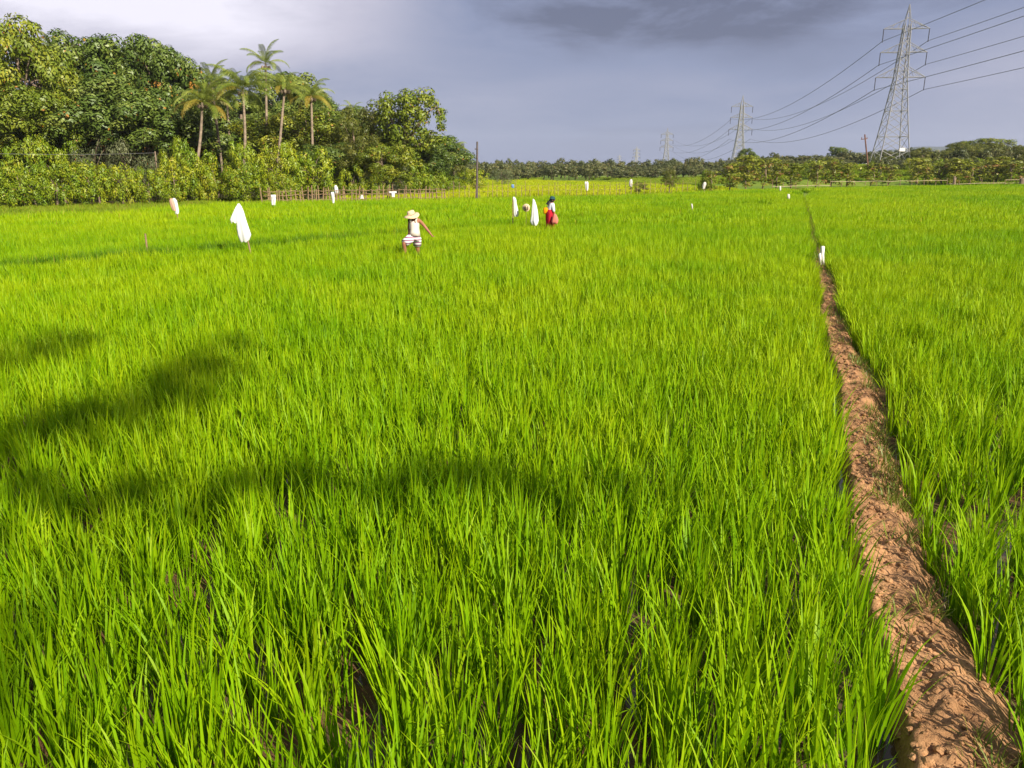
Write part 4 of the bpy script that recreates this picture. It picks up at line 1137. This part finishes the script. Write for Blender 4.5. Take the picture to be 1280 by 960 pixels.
def rag(px, py, Y):
    p = at(px, py, Y); o = MB()
    o = loft([(py - 2, px - 1.6, px + 1.4), (py, px - 2.2, px + 1.8), (py + 2.4, px - 1.4, px + 1.6)], Y, p, n=12).build('rag', M['blue'], smooth=True)
    o.location = p; tag(o, 'small pale blue rag caught on the wire fence', 'rag')
rag(641, 232.5, 62)
def wooden_stake():
    Y = 21.0; p = at(182, 300, Y); m = MB()
    a = at(181.5, 292, Y)
    m.tube([(0, 0, -0.1), (0.01, 0, a.z * 0.5), (a.x - p.x, 0, a.z)], [0.03, 0.027, 0.022], 6)
    o = m.build('wooden_stake', M['stick']); o.location = (p.x, Y, 0); tag(o, 'bare brown stake standing in the rice left of the largest scarecrow', 'stake')
    Y = 60; p = at(730, 240, Y)
wooden_stake()
def straw_hat_on_stick():
    Y = 29.2; c = at(657.8, 259.6, Y)
    t = empty('straw_hat', (c.x, Y, 0), 'round straw hat on a stick between the white rag and the tall bag', 'hat')
    m = MB(); rr = []                                   # hat hangs on edge, crown towards the camera
    for y, r in ((0.0, 0.145), (-0.012, 0.14), (-0.02, 0.085), (-0.09, 0.075), (-0.11, 0.05), (-0.115, 0.01)):
        rr.append([Vector((math.cos(k * 0.3142) * r, y + 0.02 * math.cos(2 * k * 0.3142) * (r > 0.1), c.z + math.sin(k * 0.3142) * r)) for k in range(20)])
    m.rings(rr); m.build('crown', M['straw'], t, smooth=True)
    b = MB(); b.rings([[Vector((math.cos(k * 0.3142) * r, y, c.z + math.sin(k * 0.3142) * r)) for k in range(20)] for y, r in ((-0.025, 0.09), (-0.05, 0.084))], capA=False, capB=False)
    b.build('hat_band', M['hair'], t)
    MB().tube([(0, 0.03, -0.1), (0, 0.03, c.z + 0.1)], 0.007, 6).build('stake', M['stick'], t)
    for x, w in ((-0.028, 0.016), (0.05, 0.011)):
        MB().tube([(x, -0.135, c.z + 0.06), (x * 0.9, -0.14, c.z), (x, -0.12, c.z - 0.07)], w, 6).build('ribbon', M['hair'], t)
straw_hat_on_stick()
def marker():
    Y = 18.9; b = at(1027, 331, Y); z0 = b.z
    t = empty('marker_post', (b.x, Y, z0 - 0.03), 'white wrapped marker stakes at the end of the bare bund', 'marker')
    P = lambda px, py: at(px, py, Y) - Vector((b.x, Y, z0 - 0.03))
    m = MB(); m.tube([P(1028.7, 332), P(1028.2, 322), P(1027.6, 318), P(1028.2, 314), P(1028.4, 308.4), P(1028.4, 307.6)], [0.035, 0.04, 0.048, 0.045, 0.046, 0.02], 10)
    m.build('wrapped_stake', M['white'], t, smooth=True)
    m = MB(); m.tube([P(1025.4, 331), P(1025.2, 323), P(1024.8, 319), P(1025.4, 316.4)], [0.03, 0.032, 0.04, 0.02], 10); m.build('short_stake', M['white'], t, smooth=True)
    m = MB(); m.tube([P(1024.4, 318.2), P(1028.6, 318.8)], 0.03, 8); m.build('tie', M['cloth'], t, smooth=True)
marker()

# ------------------------------------------------------------------ people
def skin(name, V, E, rad, mat, parent, sub=2, root=0):
    me = bpy.data.meshes.new(name); me.from_pydata([tuple(v) for v in V], E, [])
    o = bpy.data.objects.new(name, me); C.objects.link(o)
    o.modifiers.new('skin', 'SKIN').use_smooth_shade = True
    for i, r in enumerate(rad):
        sv = me.skin_vertices[0].data[i]; sv.radius = (r, r) if not isinstance(r, tuple) else r; sv.use_root = (i == root)
    s = o.modifiers.new('sub', 'SUBSURF'); s.levels = s.render_levels = sub
    dg = bpy.context.evaluated_depsgraph_get(); dg.update()
    nm = bpy.data.meshes.new_from_object(o.evaluated_get(dg)); nm.name = name
    bpy.data.objects.remove(o)
    nm.materials.clear(); nm.materials.append(mat)
    nm.polygons.foreach_set('use_smooth', [True] * len(nm.polygons))
    return link(name, nm, parent)
class Body:
    def __init__(s): s.V, s.E, s.R, s.i = [], [], [], {}
    def add(s, n, p, r, to=None):
        s.V.append(Vector(p)); s.R.append(r); s.i[n] = len(s.V) - 1
        if to: s.E.append((s.i[to], s.i[n]))
    def hand(s, tag_, wrist, d, side):
        """palm, four unequal bent fingers and a thumb leaving the side of the palm"""
        d = Vector(d).normalized(); side = Vector(side).normalized(); nrm = d.cross(side)
        w = s.V[s.i[wrist]]
        s.add(tag_ + 'p', w + d * 0.045, (0.034, 0.02), wrist); s.add(tag_ + 'k', w + d * 0.085, (0.036, 0.016), tag_ + 'p')
        for k, (o, L) in enumerate(((-0.03, 0.062), (-0.010, 0.075), (0.010, 0.07), (0.03, 0.055))):
            b = w + d * 0.095 + side * o
            s.add('%sf%d' % (tag_, k), b, 0.010, tag_ + 'k')
            s.add('%sg%d' % (tag_, k), b + (d * 0.9 + nrm * 0.25).normalized() * L * 0.5, 0.009, '%sf%d' % (tag_, k))
            s.add('%sh%d' % (tag_, k), b + (d * 0.9 + nrm * 0.25).normalized() * L * 0.5 + (d * 0.6 + nrm * 0.8).normalized() * L * 0.5, 0.007, '%sg%d' % (tag_, k))
        s.add(tag_ + 't0', w + d * 0.035 - side * 0.035, 0.012, tag_ + 'p'); s.add(tag_ + 't1', w + d * 0.065 - side * 0.055 + nrm * 0.01, 0.010, tag_ + 't0')
        s.add(tag_ + 't2', w + d * 0.09 - side * 0.06 + nrm * 0.02, 0.008, tag_ + 't1')
def ball(c, r, mat, name, parent, sq=(1, 1, 1)):
    m = MB(); rr = []
    for q in range(1, 8):
        ph = math.pi * q / 8; rr.append([Vector((c[0] + math.cos(b * .5236) * math.sin(ph) * r * sq[0], c[1] + math.sin(b * .5236) * math.sin(ph) * r * sq[1], c[2] - math.cos(ph) * r * sq[2])) for b in range(12)])
    return m.rings(rr).build(name, mat, parent, smooth=True)
def lathe(c, prof, mat, name, parent, n=24, tilt=(0, 0), wob=0.0):
    m = MB(); rot = Matrix.Rotation(tilt[0], 3, 'X') @ Matrix.Rotation(tilt[1], 3, 'Y'); rr = []
    for r, z in prof:
        rr.append([Vector(c) + rot @ Vector((r * math.cos(2 * math.pi * k / n), r * math.sin(2 * math.pi * k / n), z + wob * r * math.sin(4 * math.pi * k / n))) for k in range(n)])
    return m.rings(rr, capA=False, capB=True).build(name, mat, parent, smooth=True)

def man():
    Y = 20.0; b = at(517, 300, Y); o = Vector((b.x, Y, 0))
    t = empty('person', o - Vector((0, 0, 0.06)), 'person in straw hat, pale vest and striped shorts wading left through the rice', 'person')
    P = lambda px, py, dy=0.0: at(px, py, Y) - o + Vector((0, dy, 0))
    B = Body()
    B.add('pel', P(517, 292.5), (0.14, 0.11)); B.add('ab', P(517.6, 285.5), (0.125, 0.095), 'pel'); B.add('ch', P(518, 276), (0.165, 0.115), 'ab')
    B.add('nb', P(517.3, 271, -0.02), 0.075, 'ch'); B.add('nk', P(516.2, 269, -0.04), 0.055, 'nb'); B.add('hd', P(514.8, 266.6, -0.08), (0.078, 0.09), 'nk'); B.add('tp', P(514.4, 263.2, -0.08), (0.075, 0.085), 'hd')
    B.add('ns', P(513.4, 267.2, -0.20), 0.012, 'hd')
    B.add('sr', P(522.0, 271.2, 0.0), 0.062, 'ch'); B.add('ur', P(525.4, 274.4, 0.04), 0.05, 'sr'); B.add('er', P(529.7, 279.2, 0.06), 0.041, 'ur'); B.add('fr', P(533.6, 284, 0.04), 0.038, 'er'); B.add('wr', P(537.2, 288, 0.0), 0.028, 'fr')
    B.hand('R', 'wr', (0.6, -0.1, -0.8), (0.2, 1, 0))
    B.add('sl', P(512.8, 272, 0.06), 0.058, 'ch'); B.add('ul', P(511.0, 277, 0.1), 0.046, 'sl'); B.add('el', P(510.4, 282.5, 0.12), 0.038, 'ul'); B.add('wl', P(510.8, 289, 0.06), 0.027, 'el')
    B.hand('L', 'wl', (0.05, -0.2, -1), (1, 0.1, 0))
    B.add('hl', P(513.2, 295, -0.04), 0.10, 'pel'); B.add('kl', P(506.2, 299.6, -0.22), 0.062, 'hl'); B.add('cl', P(506.6, 306, -0.18), 0.056, 'kl'); B.add('al', P(507.4, 318, -0.10), 0.038, 'cl'); B.add('tl', P(504.5, 321.5, -0.2), 0.035, 'al')
    B.add('hr', P(520.4, 295, 0.04), 0.10, 'pel'); B.add('kr', P(521.2, 307, 0.06), 0.062, 'hr'); B.add('cr', P(521.8, 313, 0.1), 0.054, 'kr'); B.add('ar', P(522.3, 322.5, 0.16), 0.036, 'cr'); B.add('tr', P(519.6, 324.5, 0.08), 0.033, 'ar')
    skin('body', B.V, B.E, B.R, M['skin'], t)
    loft([(273.2, 512.4, 522.6), (276, 511.6, 523.6), (279, 511.4, 524.0), (283, 511.8, 523.8), (287, 511.4, 524.6), (291.5, 511.0, 525.2)], Y, o, depth=1.2, fold=0.02, nf=6, capB=True).build('tank_top', M['tank'], t, smooth=True)
    for a in ((520.2, 520.9), (514.0, 513.8)):
        MB().tube([P(a[0], 274, -0.15), P(a[1], 270.6, -0.10), P(a[1], 269.8, 0.0), P(a[1], 272, 0.09)], 0.024, 6).build('shoulder_strap', M['tank'], t, smooth=True)
    def leg_tube(pts, rr, name):
        m = MB(); m.tube(pts, rr, 14); m.build(name, M['stripe'], t, smooth=True)
    loft([(289.5, 511.4, 524.6), (292, 510.8, 525.2), (295.5, 510.4, 525.4), (298, 512, 525)], Y, o, depth=0.85, fold=0.02, capB=True).build('shorts', M['stripe'], t, smooth=True)
    leg_tube([P(514.5, 294, -0.03), P(511.5, 296.4, -0.12), P(507.4, 299.6, -0.24)], [0.12, 0.115, 0.10], 'shorts_leg')
    leg_tube([P(520.6, 295, 0.03), P(520.9, 299, 0.05), P(521.2, 304.6, 0.07)], [0.118, 0.112, 0.105], 'shorts_leg')
    h = P(514.5, 265.4, -0.08)
    lathe(h, [(0.205, -0.035), (0.20, -0.02), (0.15, 0.0), (0.105, 0.012), (0.10, 0.06), (0.088, 0.095), (0.05, 0.108), (0.0, 0.11)], M['straw'], 'straw_hat', t, tilt=(R(14), R(-10)), wob=0.10)
    lathe(h, [(0.103, 0.03), (0.108, 0.014)][::-1], M['pinkbag'], 'hat_band', t, tilt=(R(14), R(-10)))
    hd = P(514.8, 266.6, -0.08)
    for s in (-1, 1):
        ball(hd + Vector((s * 0.03 - 0.03, -0.082, 0.02)), 0.012, M['dark'], 'eye', t)
        ball(hd + Vector((s * 0.085, 0.0, 0.005)), 0.024, M['skin'], 'ear', t, (0.4, 0.7, 1.2))
    ball(hd + Vector((-0.03, -0.082, -0.045)), 0.02, M['lip'], 'mouth', t, (1.2, 0.4, 0.35))
    ball(hd + Vector((0.02, 0.03, 0.03)), 0.098, M['hair'], 'hair', t, (0.9, 1, 1))
man()
def woman():
    Y = 29.0; b = at(688, 275, Y); o = Vector((b.x, Y, 0))
    t = empty('person', o, 'person in dark teal cap, white shirt and red skirt stooping over the rice', 'person')
    P = lambda px, py, dy=0.0: at(px, py, Y) - o + Vector((0, dy, 0))
    B = Body()
    B.add('pel', P(686.6, 267), (0.15, 0.13)); B.add('ab', P(687.4, 262), (0.125, 0.10), 'pel'); B.add('ch', P(688.6, 256), (0.15, 0.11), 'ab')
    B.add('nb', P(689.6, 252.6), 0.07, 'ch'); B.add('nk', P(690, 251.6), 0.052, 'nb'); B.add('hd', P(690.8, 250, -0.01), (0.075, 0.085), 'nk'); B.add('tp', P(690.6, 247.4, -0.01), (0.072, 0.08), 'hd'); B.add('ns', P(694.4, 250, -0.02), 0.012, 'hd')
    B.add('s1', P(690.8, 255.2, -0.14), 0.055, 'ch'); B.add('e1', P(691.6, 261.6, -0.17), 0.04, 's1'); B.add('w1', P(692.8, 267, -0.16), 0.028, 'e1'); B.hand('R', 'w1', (0.25, 0, -1), (0, 1, 0))
    B.add('s2', P(688, 255.2, 0.14), 0.055, 'ch'); B.add('e2', P(685, 261, 0.19), 0.04, 's2'); B.add('w2', P(683, 264, 0.10), 0.028, 'e2'); B.hand('L', 'w2', (-0.5, -0.5, -0.5), (0, 1, -0.4))
    B.add('h1', P(688, 271, -0.08), 0.10, 'pel'); B.add('k1', P(689.5, 281, -0.09), 0.06, 'h1'); B.add('a1', P(689, 291, -0.08), 0.036, 'k1'); B.add('t1', P(691.6, 292.4, -0.08), 0.032, 'a1')
    B.add('h2', P(686, 271, 0.08), 0.10, 'pel'); B.add('k2', P(685.5, 281, 0.09), 0.06, 'h2'); B.add('a2', P(685, 291, 0.1), 0.036, 'k2'); B.add('t2', P(687.6, 292.4, 0.1), 0.032, 'a2')
    skin('body', B.V, B.E, B.R, M['skin'], t)
    Q = Body(); Q.add('pel', P(687.6, 265), (0.15, 0.13)); Q.add('ab', P(688, 261.4), (0.148, 0.125), 'pel'); Q.add('ch', P(688.8, 256), (0.165, 0.13), 'ab'); Q.add('nb', P(689.4, 253.2), 0.07, 'ch')
    Q.add('s1', P(690.8, 255.4, -0.14), 0.07, 'ch'); Q.add('e1', P(691.6, 261.6, -0.17), 0.06, 's1'); Q.add('f1', P(692.3, 265, -0.165), 0.05, 'e1')
    Q.add('s2', P(688, 255.4, 0.14), 0.07, 'ch'); Q.add('e2', P(685.4, 260.6, 0.18), 0.06, 's2')
    skin('shirt', Q.V, Q.E, Q.R, M['shirt'], t)
    loft([(262, 683.8, 691.2), (265, 682.6, 691.8), (268, 682.2, 692), (274, 682, 692.2), (280, 682.2, 692.4), (287, 682.4, 692.6)], Y, o, depth=1.45, fold=0.05, nf=7).build('skirt', M['skirt'], t, smooth=True)
    hd = P(690.8, 250, -0.01)
    lathe(P(690.5, 248.3, -0.01), [(0.135, -0.012), (0.10, 0.0), (0.098, 0.03), (0.085, 0.065), (0.05, 0.085), (0.0, 0.09)], M['cap'], 'cap', t, tilt=(0, R(8)))
    ball(hd + Vector((-0.03, 0, 0.0)), 0.095, M['hair'], 'hair', t, (1, 1, 1.05))
    lathe(P(686.6, 253.4), [(0.10, -0.1), (0.085, 0.0), (0.05, 0.09), (0.0, 0.11)], M['hair'], 'shawl', t, tilt=(0, R(25)))
    for s in (-1, 1):
        ball(hd + Vector((0.075, s * 0.03, 0.015)), 0.011, M['dark'], 'eye', t); ball(hd + Vector((0.0, s * 0.083, 0.0)), 0.023, M['skin'], 'ear', t, (0.7, 0.4, 1.2))
    ball(hd + Vector((0.077, 0, -0.045)), 0.018, M['lip'], 'mouth', t, (0.4, 1.2, 0.35))
    g = loft([(259.4, 680, 684), (261, 679, 686), (264, 679, 686.2), (266.4, 679.6, 685.6), (267, 681, 684.6)], Y, o, depth=0.6, fold=0.04, capB=True, dy=-0.05).build('shoulder_bag', M['orange'], smooth=True)
    g.location = o; tag(g, 'orange bag slung at the back of the person in red skirt', 'bag')
    g = loft([(267, 692, 694.4), (269.5, 690.8, 695.6), (273, 689.6, 697), (276.4, 688.8, 697), (279.2, 690, 695.6)], Y, o, depth=0.7, fold=0.06, capB=True, dy=-0.32).build('cloth_bundle', M['pinkbag'], smooth=True)
    g.location = o; tag(g, 'coral pink cloth bundle held in front of the red skirt', 'bundle')
woman()

# ------------------------------------------------------------------ tree behind the photographer whose shade falls on the near rice
def shade_tree():
    H = 14.0; k = (H - 0.45) / math.tan(SUN_EL); off = Vector((math.sin(SUN_AZ), math.cos(SUN_AZ))) * k
    tr = Vector((11.0, -23.0, 0))
    g = random.Random(11); cl = []
    spots = [(20, 425, 0.9, 6), (70, 430, 0.6, 3), (-40, 440, 0.7, 4), (290, 432, 0.55, 5), (250, 450, 0.7, 6), (205, 470, 0.7, 6), (155, 490, 0.7, 6), (100, 510, 0.65, 6), (50, 535, 0.6, 6), (-10, 560, 0.6, 5),
             (40, 605, 0.34, 4), (130, 608, 0.34, 4), (220, 606, 0.34, 4), (310, 600, 0.34, 4), (400, 592, 0.34, 5), (500, 596, 0.34, 5), (590, 592, 0.30, 4), (680, 600, 0.28, 3), (770, 608, 0.24, 2), (860, 612, 0.22, 2), (-50, 760, 0.3, 5), (-40, 860, 0.3, 4), (-60, 680, 0.4, 4)]
    for px, py, r, n in spots:
        q = gnd(px, py, 0.45)
        for j in range(n):
            dz = g.uniform(-1.5, 1.5); kk = dz / math.tan(SUN_EL)
            x = q.x + off.x + math.sin(SUN_AZ) * kk + g.uniform(-r, r) * 0.8; y = q.y + off.y + math.cos(SUN_AZ) * kk + g.uniform(-r, r) * 0.8
            cl.append((x - tr.x, y - tr.y, H + dz, r * g.uniform(0.55, 0.9)))
    t = empty('shade_tree', tr, 'broad leafy tree behind the viewpoint that shades the near rice on the left', 'tree')
    link('crown', crown_from_clumps('crown', cl, 42, 0.22, M['mid_leaf'], 909, fill=0.7), t)
    m = MB(); m.tube([(0, 0, -0.3), (0, 0.1, 3), (-0.1, 0.2, 7.5), (-0.3, 0.8, 12)], [0.4, 0.32, 0.24, 0.1], 9)
    for c in cl[::6]:
        e = Vector(c[:3]); s = Vector((-0.1, 0.25, 7.6)); m.tube([s, s.lerp(e, 0.5) + Vector((0, 0, 0.6)), e], [0.04, 0.025, 0.01], 5)
    m.build('trunk', M['bark'], t, smooth=True)
shade_tree()

# ------------------------------------------------------------------ thin rain haze in the air
def haze():
    m, nt, out = new_mat('air')
    v = nt.nodes.new('ShaderNodeVolumePrincipled')
    v.inputs['Color'].default_value = (0.78, 0.84, 1.0, 1); v.inputs['Density'].default_value = 0.00012; v.inputs['Anisotropy'].default_value = 0.0
    nt.links.new(v.outputs[0], out.inputs['Volume'])
    o = MB().box((0, 1500, 64), 7000, 3600, 132).build('haze', m)
    tag(o, kind='stuff')
haze()
